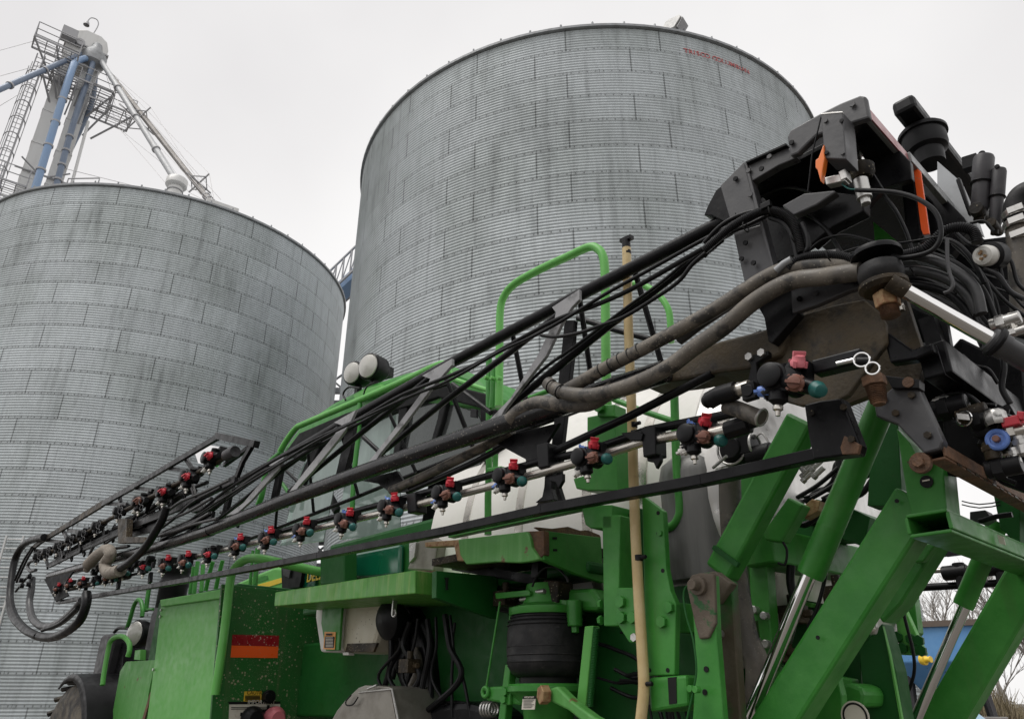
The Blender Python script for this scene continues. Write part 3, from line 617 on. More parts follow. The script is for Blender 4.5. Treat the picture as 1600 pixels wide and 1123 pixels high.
for i, (u, dd, h, lab) in enumerate(((1452, 62, 7.6, 'faint bare tree whose twigs show above the blue hopper wagon'), (1474, 66, 7.9, 'faint bare tree just right of the one above the blue hopper wagon'), (1500, 60, 5.9, 'bare tree standing between the chrome rod and the right lift arm'), (1528, 52, 5.4, 'bare tree half hidden behind the right green lift arm'),
        (1556, 50, 6.3, 'bare tree right of the green lift arm, left of the tallest'), (1582, 47, 7.0, 'tallest bare tree near the right edge of the picture'), (1604, 52, 7.1, 'bare tree cut by the right edge of the picture'), (1632, 49, 6.8, 'bare tree standing just past the right edge'))):
    p = qd(u, 1090, dd); bare_tree((p.x, p.y, 0), h * 1.42, 20 + i, lab)
b = MB(); rnd = random.Random(3)
for i in range(5200):
    u = rnd.uniform(1380, 1720); dd = rnd.uniform(38, 62); p = qd(u, 1090, dd); p.z = 0; hgt = rnd.uniform(.8, 2.7) * (.75 + .25 * math.sin(u * .05))
    d = V((rnd.uniform(-.5, .5), rnd.uniform(-.5, .5), 1)); m_ = p + d * hgt * .55
    b.tube([p, m_, m_ + V((rnd.uniform(-.6, .6), rnd.uniform(-.6, .6), 1)) * hgt * .45], [.03, .02, .006], 3, False, False)
    for k in range(2):
        s0 = p.lerp(m_, rnd.uniform(.5, 1)); b.tube([s0, s0 + V((rnd.uniform(-.8, .8), rnd.uniform(-.8, .8), rnd.uniform(.3, 1))) * .7], [.014, .004], 3, False, False)
o = b.build('brush', brush_m); tag(o, 'dry brown brush below the bare trees at the right edge', 'brush'); o['kind'] = 'stuff'
# ================================================================== THE SPRAYER (front to the left, boom folded along its near side)
SPR = thing('sprayer', M(5, 3.9, 0), 'green self-propelled crop sprayer with its black boom folded forward along its side', 'sprayer')
# ---- engine compartment at the front
plate('engine_panel', zF((805, 557), (1128, 508), (1062, 985), (1045, 1240), (720, 1240), (778, 790)), 2.86, .03, green_pale)
lid = plate('engine_lid', zF((798, 524), (1140, 464), (1134, 512), (803, 559)), 2.83, 1.75, green_pale, bevel=.008)
plate('corner_panel', zF((600, 880), (630, 832), (780, 824), (772, 850), (740, 1000), (722, 1240), (535, 1240)), 2.88, .03, green_rust)
plate('panel_tear', zF((750, 985), (757, 990), (722, 1120), (710, 1120)), 2.862, .01, rust, bevel=0)
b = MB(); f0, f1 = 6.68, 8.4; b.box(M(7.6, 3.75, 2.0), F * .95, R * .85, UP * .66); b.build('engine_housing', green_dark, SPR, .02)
ew = platef('engine_wall', [(347, 912), (560, 935), (700, 1000), (700, 1260), (318, 1260)], 6.6, .03, green_speck)
# dark strip painting the panel gap's shadow, seams, bolts
plate('panel_gap_shadow', zF((1128, 470), (1142, 464), (1134, 512), (1122, 520), (1083, 860), (1074, 858)), 2.84, .02, ink, ew, 0)
for (x, y) in zF((808, 575), (803, 608), (1115, 523), (1090, 880), (770, 872), (1080, 965), (1092, 905)):
    b = MB(); b.cyl(q(x, y, 2.855), -R, .014, .014, 8); b.build('panel_bolt', zinc, SPR)
# corner handrail
rod('corner_handrail', [(336, 1085), (343, 1040), (352, 975), (360, 905), (366, 889), (378, 877), (394, 871.5), (416, 874), (455, 883, 2.95), (500, 893, 3.15), (545, 902, 3.35)], 2.78, 14, green_pale, smooth=True, n=14)
# reflectors and stickers on the rear wall (the wall faces the camera's right)
def on_wall(pts, m, name, d=.006, parent=ew, f=6.6): return MB().prism([qf(x, y, f - d) for x, y in pts], F * .004).build(name, m, parent)
on_wall(zE((203, 697), (436, 702), (433, 757), (198, 750)), red_r, 'red_reflector')
on_wall(zE((198, 751), (432, 757), (428, 814), (194, 811)), orange_r, 'orange_reflector')
st = on_wall(zE((263, 981), (350, 978), (345, 1030), (258, 1031)), sticker_y, 'caution_sticker')
o_ = qf(*zE((272, 996))[0], 6.59); text_mb('CAUTION', .042, o_, R, UP, .003, st, ink)
b = MB()
for i in range(4):
    y = 1002 + i * 6.6; b.prism([qf(*p, 6.588) for p in zE((266, y), (342, y - 1), (341, y + 3.4), (265, y + 4.4))], F * .002)
b.build('sticker_text_lines', ink, st)
b = MB(); b.cyl(qf(*zE((377, 1008))[0], 6.6), -F, .055, .05, 18); b.cyl(qf(*zE((377, 1008))[0], 6.55), -F, .032, .03, 14); b.build('rotary_switch', plastic, SPR)
bp = on_wall(zE((187, 1045), (441, 1043), (436, 1180), (182, 1185)), sticker_w, 'battery_terminal_plate')
on_wall(zE((180, 1032), (443, 1030), (441, 1043), (187, 1046)), ink, 'plate_frame', .008, bp)
text_mb('IMPORTANT', .045, qf(*zE((276, 1044))[0], 6.59), R, UP, .004, bp, sticker_w)
text_mb('+', .17, qf(*zE((345, 1118))[0], 6.585), R, UP, .004, bp, ink, bold=.006)
text_mb('-', .17, qf(*zE((236, 1120))[0], 6.585), R, UP, .004, bp, ink, bold=.006)
b = MB(); y = 1068
for i in range(2): b.prism([qf(*p, 6.588) for p in zE((196, 1060 + i * 8), (430, 1057 + i * 8), (430, 1060 + i * 8), (196, 1063 + i * 8))], F * .002)
b.build('plate_text_lines', ink, bp)
for x, m_ in ((298, plastic), (408, pink_cap)):
    b = MB(); c = qf(*zE((x, 1118))[0], 6.58); b.lathe(c, -F, [(.10, 0), (.10, .03), (.075, .06), (.06, .09), (0, .09)], 20); b.build('battery_stud_cap', m_, bp)
# little latch and post further right on the wall
on_wall(zE((545, 872), (625, 868), (620, 992), (542, 988)), green_dark, 'access_hatch', .02)
b = MB(); b.bar(qf(*zE((655, 770))[0], 6.5), qf(*zE((650, 1000))[0], 6.5), .26, .06, R); b.build('wall_channel', green_dark, SPR, .008)
# ---- front end: rails, headlamp, exhaust, fender, wheels
rod('grab_rail', zM((60, 1240), (75, 1123), (110, 930), (135, 835), (190, 795), (255, 795), (305, 850), (310, 920), (295, 975)), 2.72, 7.5, green_pale, smooth=True)
rod('grab_rail', zM((285, 720), (320, 610), (350, 510), (385, 455), (415, 470), (430, 540), (425, 610)), 3.0, 6.5, green, smooth=True)
rod('grab_rail', zM((460, 560), (475, 440), (490, 345)), 3.1, 7, green)
rod('grab_rail', zM((430, 548), (530, 540)), 3.1, 4, green)
for a_ in (((868, 400), (890, 260), (905, 150)), ((905, 400), (920, 260), (940, 100)), ((972, 380), (980, 260), (990, 130)), ((1012, 370), (1045, 220), (1080, 100)), ((1105, 355), (1135, 220), (1170, 90))):
    rod('ladder_handrail', zM(*a_), 3.25, 6.5, green)
rod('ladder_handrail', zM((1420, 350), (1435, 180), (1450, 0)), 3.3, 5, green); rod('ladder_handrail', zM((1465, 345), (1480, 170), (1495, -20)), 3.3, 8, green)
hl = q(*zM((372, 765))[0], 2.95); ax = (-R * .75 - F * .25 - V((0, 0, .05))).normalized()
ax = (-R - F * .3).normalized()
b = MB(); b.lathe(hl + ax * .02, -ax, [(.13, 0), (.145, .01), (.145, .09), (.11, .22), (.05, .26), (0, .26)], 26); wl = b.build('headlamp', plastic, SPR)
MB().lathe(hl + ax * .022, ax, [(.128, 0), (.11, .022), (.06, .034), (0, .038)], 26).build('lens', lens_m, wl)
plate('shield', zM((540, 530), (600, 520), (600, 640), (553, 880), (540, 1000), (435, 1000), (510, 600)), 2.98, .05, grey_dark)
plate('shield', zM((40, 800), (70, 770), (130, 765), (175, 780), (160, 830), (40, 1300), (-70, 1300)), 2.95, .45, grey_dark, bevel=.03)
plate('radiator_frame', zM((165, 850), (260, 850), (235, 1240), (105, 1240)), 3.05, .3, black)
plate('lamp_bracket', zM((360, 920), (410, 912), (405, 1010), (350, 1005)), 2.92, .06, green_pale)
rod('hydraulic_hose', zM((170, 750), (210, 715), (290, 715), (330, 740)), 3.0, 5, hose, smooth=True)
c = q(*zM((705, 400))[0], 3.3); b = MB(); b.lathe(c - UP * .15, UP, [(.16, -.35), (.16, .22), (.17, .24), (.17, .28), (.155, .30), (.155, .38), (.17, .4), (.17, .52), (0, .52)], 24); b.build('air_precleaner', plastic, SPR)
fd = MB(); fw = M(10.05, 2.62, .95); w_ = .30
vs_, fs_ = [], []
for i, a in enumerate(np.linspace(rad(66), rad(165), 15)):
    for j, (o_, dr) in enumerate(((0, -.06), (.02, 0), (.45, .02), (.47, -.05))): vs_.append(fw + F * math.cos(a) * (1.02 + dr) + UP * math.sin(a) * (1.02 + dr) + R * o_)
for i in range(14):
    for j in range(3): fs_.append((i * 4 + j, i * 4 + j + 1, i * 4 + j + 5, i * 4 + j + 4))
fd.add(vs_, fs_, True); fdo = fd.build('fender', plastic, SPR); md = fdo.modifiers.new('thick', 'SOLIDIFY'); md.thickness = .02
def wheel(f, r0, z, rr, wd):
    c = M(f, r0, z); b = MB(); n = 54
    b.lathe(c, R, [(rr * .55, 0), (rr * .8, -.02), (rr * .94, .03), (rr * .975, .08), (rr * .985, wd / 2), (rr * .975, wd - .08), (rr * .94, wd - .03), (rr * .8, wd + .02), (rr * .55, wd)], 48)
    for k in range(n):
        a = 2 * math.pi * k / n; s = -1 if k % 2 else 1; a2 = a + .16
        d1 = F * math.cos(a) + UP * math.sin(a); d2 = F * math.cos(a2) + UP * math.sin(a2)
        y0, y1 = (.0, wd * .55) if s > 0 else (wd, wd * .45)
        b.bar(c + d1 * rr * .985 + R * y0, c + d2 * rr * .985 + R * y1, .05, .03, d1.cross(R))
    t = b.build('wheel', tyre_mud, SPR)
    b = MB(); b.lathe(c, R, [(0, .05), (.16, .05), (.2, .1), (rr * .45, .14), (rr * .5, .02), (rr * .555, .0), (rr * .555, wd), (rr * .4, wd - .1), (0, wd - .1)], 36)
    b.build('rim', yellow, t)
wheel(10.05, 2.64, .95, .965, .40); wheel(10.05, 4.9, .95, .965, .40); wheel(2.9, 2.82, .78, .78, .42); wheel(2.9, 4.9, .78, .78, .42)
b = MB(); b.bar(M(10.05, 3.0, .95), M(10.05, 4.9, .95), .25, .3); b.build('axle', green_dark, SPR, .02)
b = MB(); b.bar(M(2.9, 3.15, .9), M(2.9, 4.9, .9), .25, .3); b.build('axle', green_dark, SPR, .02)
# ---- hood with the stripe and the maker's lettering
hd = plate('hood', [(345, 921), (404, 895), (429, 885), (445, 886), (520, 888), (520, 950), (345, 960)], 3.7, 1.1, green_pale, bevel=.03)
plate('hood_recess', zO and Z(380, 860, 11.23)((255, 470), (380, 435), (430, 440), (445, 500), (300, 555), (250, 560)), 3.697, .01, green, hd, 0)
plate('hood_stripe', Z(380, 860, 11.23)((238, 600), (690, 468), (684, 556), (345, 662), (230, 668)), 3.694, .01, yellow, hd, 0)
plate('hood_panel', Z(380, 860, 11.23)((980, 330), (1260, 330), (1260, 620), (960, 640)), 3.66, .03, teal_paint, hd, 0)
plate('air_intake', Z(380, 860, 11.23)((665, 300), (1030, 370), (1010, 520), (980, 640), (680, 680)), 3.62, .06, plastic)
plate('intake_cover', Z(380, 860, 11.23)((690, 300), (830, 330), (800, 480), (700, 430)), 3.60, .05, grey_dark)
b_ = (q(497, 900, 3.65) - q(470, 906, 3.65)).normalized()
o_ = q(*Z(380, 860, 11.23)((1015, 572))[0], 3.655)
text_mb('JOHN', .135, o_ - b_ * .30, b_, UP, .002, hd, yellow, bold=.003); text_mb('DEERE', .135, o_ + b_ * .105, b_, UP, .002, hd, yellow, bold=.003)
# ---- cab
def cabp(name, pts, r, d, m, bev=.012, parent=None): return plate(name, pts, r, d, m, parent, bev)
cab_f0, cab_f1, cr0, cr1 = 4.2, 6.45, 3.3, 4.9
cl = cabp('cab_roof', [(438, 706), (470, 662), (520, 628), (575, 600), (635, 580), (695, 568), (742, 586), (775, 618), (768, 640), (640, 628), (540, 668), (470, 706)], 3.36, 1.5, green, .05)
cabp('roof_lining', zH((180, 745), (270, 625), (560, 500), (1150, 310), (1440, 380), (1450, 480), (1140, 400), (800, 500), (560, 620), (240, 790)), 3.33, 1.45, headliner, .01)
rod('roof_handrail', zH((150, 740), (195, 665), (250, 595), (300, 568), (600, 440), (900, 310), (1130, 205), (1190, 195)), 3.2, 9, green_pale, smooth=True)
rod('roof_handrail', zH((1190, 195), (1240, 290), (1330, 320), (1470, 365)), 3.25, 7, green_pale)
ld = plate('lamp_platform', zH((610, 390), (680, 350), (780, 320), (790, 355), (690, 400), (620, 418)), 3.3, .35, green_pale)
for (x, y, rr, k) in ((605, 250, .112, 0), (705, 208, .122, 1)):
    p = q(*zH((x, y))[0], 3.32); ax = (-R - F * .25 - UP * .1).normalized()
    b = MB(); b.lathe(p, -ax, [(rr * .97, -.012), (rr * 1.06, 0), (rr * 1.06, .05), (rr * 1.0, .15), (rr * .7, .2), (0, .21)], 30); b.bar(p - ax * .09 - UP * rr, p - ax * .09 - UP * (rr + .11), .05, .05); b.box(p - ax * .24, ax * .05, UP * .05, ax.cross(UP).normalized() * .05); t = b.build('work_light', plastic, SPR)
    MB().lathe(p, ax, [(rr * .96, .0), (rr * .9, .018), (rr * .5, .036), (0, .042)], 30).build('lens', lens_m, t)
rod('lamp_cable', zH((560, 420), (545, 380), (580, 340), (650, 345)), 3.25, 3, hose, smooth=True); rod('lamp_cable', zH((670, 400), (680, 360), (700, 330), (740, 310)), 3.25, 2.5, hose, smooth=True)
cabp('cab_window', zH((270, 880), (340, 740), (560, 600), (560, 610), (500, 900), (420, 1300), (150, 1330)), 3.38, .008, glass_pale, 0)
cabp('cab_door_window', zH((640, 590), (900, 500), (900, 560), (900, 1250), (520, 1290), (520, 1140), (560, 900)), 3.38, .008, glass_pale, 0)
cabp('cab_window', zH((900, 500), (1140, 420), (1380, 500), (1440, 620), (1400, 820), (900, 960), (860, 800)), 3.38, .008, glass_dark, 0)
cabp('cab_pillar', zH((1170, 330), (1215, 335), (1160, 560), (1105, 720), (1080, 715), (1130, 540)), 3.34, .06, headliner)
cabp('cab_pillar', zH((890, 470), (945, 460), (925, 600), (880, 800), (845, 800), (880, 600)), 3.34, .06, headliner)
cabp('cab_pillar', zH((575, 600), (640, 590), (560, 860), (520, 960), (490, 950)), 3.34, .06, headliner)
cabp('cab_pillar', zH((350, 720), (400, 700), (330, 860), (270, 1000), (230, 1000), (300, 830)), 3.34, .06, headliner)
cabp('cab_pillar', zH((1400, 420), (1450, 430), (1460, 800), (1400, 800)), 3.34, 1.4, headliner)
rod('door_handrail', zH((650, 440), (640, 640), (615, 860), (605, 1010), (600, 1140)), 3.2, 7.5, green, label=None)
b = MB(); b.box(M(5.05, 4.15, 2.55), F * .85, R * .8, UP * .4); b.build('cab_base', green_dark, SPR, .03)
cabp('cab_panel', zE((765, 300), (1040, 245), (1035, 400), (760, 420)), 3.3, .05, teal_paint, .02)
cabp('cab_step_post', zE((640, 290), (760, 265), (760, 440), (640, 450)), 3.08, .12, green_dark, .01)
b = MB(); b.prism([M(5.0 + x, 3.75, z) for x, z in ((0, 2.75), (.55, 2.75), (.5, 2.95), (.15, 3.0), (.02, 3.62), (-.14, 3.65), (-.12, 2.9))], R * .5); b.build('operator_seat', headliner, SPR, .05)
rod('steering_column', [(528, 800), (512, 770)], 4.0, 14, headliner); 
cabp('mirror_bracket', zH((1340, 470), (1378, 478), (1376, 530), (1338, 524)), 3.28, .02, black, .003)
rod('cab_mast', zH((190, 1090), (205, 1000), (100, 850), (60, 870)), 3.3, 6, green)
# the tall ladder handrail left of the cab
rod('ladder_handrail', [(403, 790), (410, 770), (418, 728), (440, 706)], 3.2, 9, green, smooth=True)
# ---- product tank
TC = M(0, 4.22, 2.66); b = MB(); TR = 1.02
prof = [(0, -.30), (.35, -.285), (.62, -.24), (.82, -.17), (.94, -.09), (1.0, 0), (1.0, .1)]
b.lathe(TC + F * 1.95, F, [(r_ * TR, h) for r_, h in prof], 64); th = b.build('tank_head', tank_steel, SPR)
b = MB(); b.lathe(TC + F * 2.05, F, [(TR, 0), (TR + .006, .004), (TR + .006, 2.1), (TR, 2.2), (.6, 2.45), (0, 2.5)], 72); ts = b.build('tank_shell', tank_shell, SPR)
for k in (.32, .72, 1.28, 1.80):
    b = MB(); b.lathe(TC + F * (2.05 + k), F, [(TR + .005, -.035), (TR + .012, -.032), (TR + .012, .032), (TR + .005, .035)], 72); b.build('tank_strap', steel, ts)
b = MB(); b.lathe(TC + F * 3.1 + UP * .98, UP, [(.28, 0), (.28, .14), (.32, .15), (.32, .2), (0, .24)], 28); b.build('tank_lid', plastic, ts)
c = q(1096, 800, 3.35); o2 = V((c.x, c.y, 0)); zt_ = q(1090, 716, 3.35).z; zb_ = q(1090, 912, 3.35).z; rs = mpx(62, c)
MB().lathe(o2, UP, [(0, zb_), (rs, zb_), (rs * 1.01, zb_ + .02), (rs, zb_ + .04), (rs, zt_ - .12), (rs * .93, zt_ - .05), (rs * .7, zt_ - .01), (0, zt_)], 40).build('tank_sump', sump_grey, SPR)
plate('tank_cradle', [(1040, 912), (1180, 925), (1185, 955), (1045, 945)], 3.5, 1.5, green_dark)
# white splash cover in front of the tank, beside the cab
plate('fender_cover', zE((1075, 372), (1120, 240), (1180, 200), (1230, 235), (1205, 380)), 3.12, .3, aluminium, bevel=.01)
plate('step_box', zE((1085, 240), (1120, 235), (1110, 310), (1085, 340)), 3.1, .1, zinc)
# tank outlet valve and hose
rod('suction_hose', [(1140, 742), (1142, 800), (1150, 900), (1165, 990), (1184, 1045), (1178, 1135)], 3.05, 34, brown_hose, smooth=True, n=16)
b = MB(); c = q(1140, 742, 3.05); b.lathe(c, UP, [(.055, -.02), (.062, -.015), (.062, .03), (.055, .035)], 22); b.build('hose_clamp', zinc, SPR)
c = q(1150, 704, 3.02)
b = MB(); b.lathe(c + R * .1, -R, [(.02, 0), (.07, .01), (.07, .12), (.05, .16), (0, .16)], 22); b.cyl(c - F * .06 - UP * .05, -F, .05, .12, 16); b.box(c - F * .07 + UP * .01, F * .03, R * .05, UP * .05); vb = b.build('shutoff_valve', plastic, SPR, .004)
b = MB(); b.ring(c - R * .04, R, .072, .006); b.ring(c - F * .1, F, .056, .006); b.tube([c + UP * .06 - R * .08, c + UP * .075 - F * .1 - R * .08], .008, 6); b.tube([c - UP * .07 + F * .1 - R * .05, c - UP * .045 - R * .09], .008, 6); b.tube(smoothpath([c - F * .09 + UP * .03, c - F * .14 + UP * .05, c - F * .17 - UP * .01]), .005, 6); b.build('valve_clamp', zinc, vb)
# ---- walkways
wk = plate('walkway', zE((415, 486), (1115, 375), (1115, 492), (410, 556)), 2.6, .62, green_streak, bevel=.006)
plate('walkway_end_channel', zE((1117, 376), (1218, 378), (1218, 440), (1117, 490)), 2.75, .05, rust, wk, .003)
b = MB(); b.prism([qf(*p, 3.3) for p in zN((365, 50), (362, 238), (620, 330), (780, 385), (790, 90))], F * .04); b.build('walkway_end_plate', green_dark, SPR, .003)
b = MB(); b.prism([qf(*p, 3.28) for p in zN((425, 98), (455, 98), (448, 110), (445, 170), (452, 182), (432, 182), (436, 165), (434, 112))], F * .01); b.build('latch_slot', ink, SPR)
pl = plate('walkway', zD((50, 222), (392, 182), (410, 215), (418, 262), (450, 310), (455, 322), (400, 333), (350, 338), (240, 334), (90, 346), (60, 300)), 2.66, .035, green_rust, bevel=.005)
plate('rusted_walkway_edge', zD((385, 182), (478, 178), (480, 296), (455, 320), (440, 290), (420, 262), (412, 210)), 2.68, .04, rust, pl, .003)
plate('rusted_walkway_bracket', zE((1163, 236), (1345, 222), (1350, 270), (1372, 330), (1325, 330), (1310, 255), (1165, 260)), 2.70, .05, rust_nut, pl, .004)
f_ = 2.62
MB().prism([qf(*p, f_) for p in zD((478, 178), (765, 212), (778, 440), (640, 392), (480, 324))], F * .03).build('walkway_plate', green, SPR, .003)
MB().prism([qf(*p, f_ + .03) for p in zD((440, 160), (520, 168), (600, 158), (660, 178), (700, 176), (758, 200), (765, 214), (478, 182))], F * .02).build('torn_grip_tape', rust, SPR, 0)
for x, y in ((535, 216), (537, 275)):
    MB().prism([qf(*p, f_ - .004) for p in zD((x - 10, y - 6), (x + 10, y - 6), (x + 10, y + 6), (x - 10, y + 6))], F * .003).build('plate_slot', ink, SPR)
MB().box(M(3.1, 3.15, 2.44), F * .45, R * .45, UP * .02).build('walkway_deck', black_mud, SPR)
plate('walkway_rail', zE((0, 440), (640, 318), (1330, 215), (1345, 200), (640, 300), (0, 425)) and zJ((0, 880), (690, 730), (690, 748), (0, 895)), 2.75, .05, green, bevel=.003)
b = MB(); b.bar(q(*zN((495, 20))[0], 3.0), q(*zN((1060, 115))[0], 3.0), .05, .05); b.bar(q(*zN((1080, 0))[0], 2.9), q(*zN((1075, 100))[0], 2.9), .07, .05); b.build('walkway_frame', black, SPR)
rod('drain_hose', zN((1030, 160), (1060, 90), (1120, 30), (1200, 30), (1260, 90), (1280, 130)), 2.85, 3.5, hose, smooth=True)
# ---- chassis and everything dark under the walkways
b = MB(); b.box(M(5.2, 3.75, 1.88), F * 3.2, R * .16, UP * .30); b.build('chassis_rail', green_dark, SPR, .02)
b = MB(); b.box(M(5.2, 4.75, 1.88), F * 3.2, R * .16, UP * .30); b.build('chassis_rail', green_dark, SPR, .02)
b = MB(); b.box(M(4.1, 4.1, 2.34), F * 1.5, R * 1.1, UP * .03); b.build('shading_deck', green_dark, SPR, .02)  # deck box widened to keep daylight off the underbody
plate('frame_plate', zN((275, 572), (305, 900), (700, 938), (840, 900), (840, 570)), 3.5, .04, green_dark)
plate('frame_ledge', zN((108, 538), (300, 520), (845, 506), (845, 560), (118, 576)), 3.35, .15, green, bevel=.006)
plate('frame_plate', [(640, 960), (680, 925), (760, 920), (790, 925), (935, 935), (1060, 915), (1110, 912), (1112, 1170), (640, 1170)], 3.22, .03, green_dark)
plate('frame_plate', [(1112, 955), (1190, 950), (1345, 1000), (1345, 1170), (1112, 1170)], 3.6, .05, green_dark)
plate('dark_fill_block', zE((935, 545), (1060, 520), (1130, 640), (1165, 780), (1185, 1010), (1060, 1010), (960, 720)), 3.12, .2, black, bevel=.015)  # black block added so the space under the walkway reads dark
plate('axle_cover', zN((130, 1110), (220, 1030), (380, 970), (560, 955), (700, 985), (790, 1050), (810, 1240), (120, 1240)), 3.02, .3, black, bevel=.04)
plate('frame_plate', zN((1400, 460), (1620, 470), (1640, 1200), (1330, 1200)), 3.35, .05, green_dark)
b = MB(); b.lathe(q(*zN((1645, 930))[0], 3.34), -R, [(.035, 0), (.035, .003), (0, .003)], 18); b.build('frame_hole', ink, SPR)
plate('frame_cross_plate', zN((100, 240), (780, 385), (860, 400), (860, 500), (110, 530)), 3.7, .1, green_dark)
rod('hydraulic_hose', zN((220, 590), (245, 700), (200, 830), (110, 1000), (60, 1120)), 3.1, 12, brown_hose, smooth=True); rod('hydraulic_hose', zN((0, 480), (40, 560), (90, 650), (60, 800)), 3.2, 8, hose, smooth=True)
for i in range(7):
    y = 955 + i * 16; rod('hydraulic_hose', zN((330 + i * 26, 1000 + i * 10), (470 + i * 20, 960 + i * 6), (620 + i * 8, 985 + i * 14), (760, 1040 + i * 12)), 3.05 + i * .03, 5, hose, smooth=True, n=8)
b = MB(); 
for k in range(4): b.ring(q(*zN((700 + k * 20, 1010))[0], 3.0), F, .035, .008, 16, 6)
b.build('hose_fitting', zinc, SPR)
# ---- rinse tank under the front walkway
rt = plate('rinse_tank', zE((755, 500), (965, 495), (945, 640), (905, 785), (735, 785), (742, 640)), 3.0, .42, tank_pl, bevel=.035)
plate('tank_panel', zE((620, 520), (760, 510), (745, 640), (735, 786), (640, 785), (615, 615)), 2.97, .42, white_pl, rt, .02)
plate('tank_band', zE((655, 528), (752, 524), (742, 640), (733, 776), (668, 778), (645, 640)), 2.945, .02, green, rt, .004)
sk = plate('warning_sticker', zE((663, 683), (718, 684), (713, 772), (656, 770)), 2.938, .004, sticker_o, rt, 0)
d_ = (q(*zE((715, 700))[0], 2.93) - q(*zE((664, 700))[0], 2.93)).normalized(); text_mb('WARNING', .018, q(*zE((669, 701))[0], 2.934), d_, UP, .001, sk, ink, bold=.001)
pk = plate('sticker_text_box', zE((666, 706), (712, 707), (708, 764), (661, 763)), 2.9355, .002, ink, sk, 0)
b = MB()
for i in range(7): b.prism([q(*p, 2.9335) for p in zE((668, 711 + i * 7.4), (705, 711.5 + i * 7.4), (705, 714.5 + i * 7.4), (668, 714 + i * 7.4))], R * .001)
b.build('sticker_text_lines', sticker_w, pk)
plate('tank_foot', zE((775, 742), (925, 738), (905, 785), (765, 783)), 2.985, .02, black_mud, rt, .003)
plate('tank_drain', zE((752, 785), (783, 785), (782, 800), (754, 800)), 3.0, .05, white_pl, rt, .003)
c = q(*zE((985, 628))[0], 2.95); ax = (-R * .8 - F * .6).normalized(); ax = (-R - UP * .15).normalized(); b = MB(); b.lathe(c, ax, [(.0, -.10), (.09, -.10), (.115, -.05), (.122, .0), (.12, .02), (.09, .045), (0, .055)], 30); cp = b.build('filler_cap', plastic, SPR)
b = MB(); b.bar(q(*zE((1015, 520))[0], 2.8), q(*zE((1008, 600))[0], 2.8), .03, .012); b.ring(q(*zE((1010, 590))[0], 2.8), R, .02, .006, 14, 6); b.build('padlock_tag', zinc, cp)
plate('cap_hanger', zE((965, 488), (990, 488), (985, 530), (968, 530)), 2.9, .03, rust)
# ---- tool box with a curved lid at the bottom
tb_ = plate('tool_box', zE((690, 1240), (700, 1120), (725, 1075), (770, 1020), (832, 962), (865, 950), (985, 958), (1002, 968), (1060, 1240)), 2.78, .35, aluminium, bevel=.006)
plate('box_panel', zE((725, 1110), (840, 968), (990, 968), (1040, 1240), (700, 1240)), 2.772, .006, aluminium, tb_, .002)
b = MB(); b.tube(P3(zE((835, 985), (1000, 968), (1045, 1200)), 2.768), .007, 6); b.build('lid_seam', zinc, tb_)
rod('box_handle', zE((795, 1000), (770, 1030), (775, 1050), (805, 1045), (830, 1010)), 2.75, 2.2, ink, tb_, smooth=True)
rod('box_hasp', zE((925, 950), (880, 968)), 2.75, 4, zinc, tb_)
# ---- air spring strut
ac = q(855, 1003, 3.0); AC = lambda u, v: q(u, v, 3.0)
ztop, zbot = AC(850, 962).z, AC(850, 1052).z; rr = mpx(63, ac); o0 = V((ac.x, ac.y, 0))
asr = MB().lathe(o0, UP, [(0, zbot - .02), (rr * .74, zbot - .02), (rr * .88, zbot + .0), (rr * .985, zbot + .035), (rr, zbot + .055), (rr * .985, zbot + .06), (rr * 1.01, zbot + .11), (rr * 1.0, ztop - .10), (rr * .97, ztop - .05), (rr * .9, ztop - .015), (rr * .86, ztop), (0, ztop)], 48).build('air_spring', rubber, SPR)
MB().lathe(o0, UP, [(rr * .99, zbot + .045), (rr * 1.012, zbot + .052), (rr * .99, zbot + .06)], 48).build('bellows_bead', rubber, asr)
for dz_, kk in ((.012, .93), (.03, .985), (.052, 1.0), (.16, 1.012), (.20, 1.012)):
    MB().ring(o0 + UP * (ztop - dz_), UP, rr * kk * .985, .004, 48, 6).build('bellows_ridge', rubber, asr)
tp = MB().lathe(o0, UP, [(0, ztop), (rr * .92, ztop), (rr * .95, ztop + .02), (rr * .95, ztop + .035), (rr * .6, ztop + .06), (rr * .5, ztop + .16), (0, ztop + .17)], 40).build('strut_plate', green, SPR)
bt = MB().lathe(o0, UP, [(rr * .45, zbot - .05), (rr * .95, zbot - .05), (rr * 1.0, zbot - .06), (rr * 1.0, zbot - .085), (rr * .86, zbot - .1), (rr * .62, zbot - .16), (rr * .55, zbot - .30), (rr * .5, zbot - .32), (0, zbot - .32)], 40).build('strut_base', green, SPR)
MB().lathe(o0, UP, [(rr * .7, zbot - .055), (rr * .7, zbot), (0, zbot)], 30).build('bellows_neck', ink, asr)
MB().lathe(o0 - UP * 0, UP, [(rr * .36, zbot - .62), (rr * .36, zbot - .3), (0, zbot - .3)], 28).build('strut_rod', zinc, SPR)
for sgn in (-1, 1):
    c = o0 + UP * (ztop - .0) - F * sgn * rr * 1.02 - R * .02; b = MB(); b.cyl(c - UP * .07, UP, .04, .13, 16); b.bar(c + UP * .03, c + F * sgn * rr * .6 + UP * .05, .06, .05); b.cyl(c - UP * .1, UP, .022, .04, 6); b.build('strut_lug', green, SPR, .004)
plate('strut_tower', zN((1200, 180), (1440, 170), (1500, 260), (1480, 330), (1180, 320)), 3.02, .25, green, bevel=.02)
plate('valve_block', zN((1100, 110), (1210, 120), (1200, 300), (1080, 300)), 2.93, .12, black_mud, bevel=.01)
plate('strut_lever', zN((770, 205), (1000, 182), (1015, 200), (1010, 222), (775, 245)), 2.86, .02, green, bevel=.004)
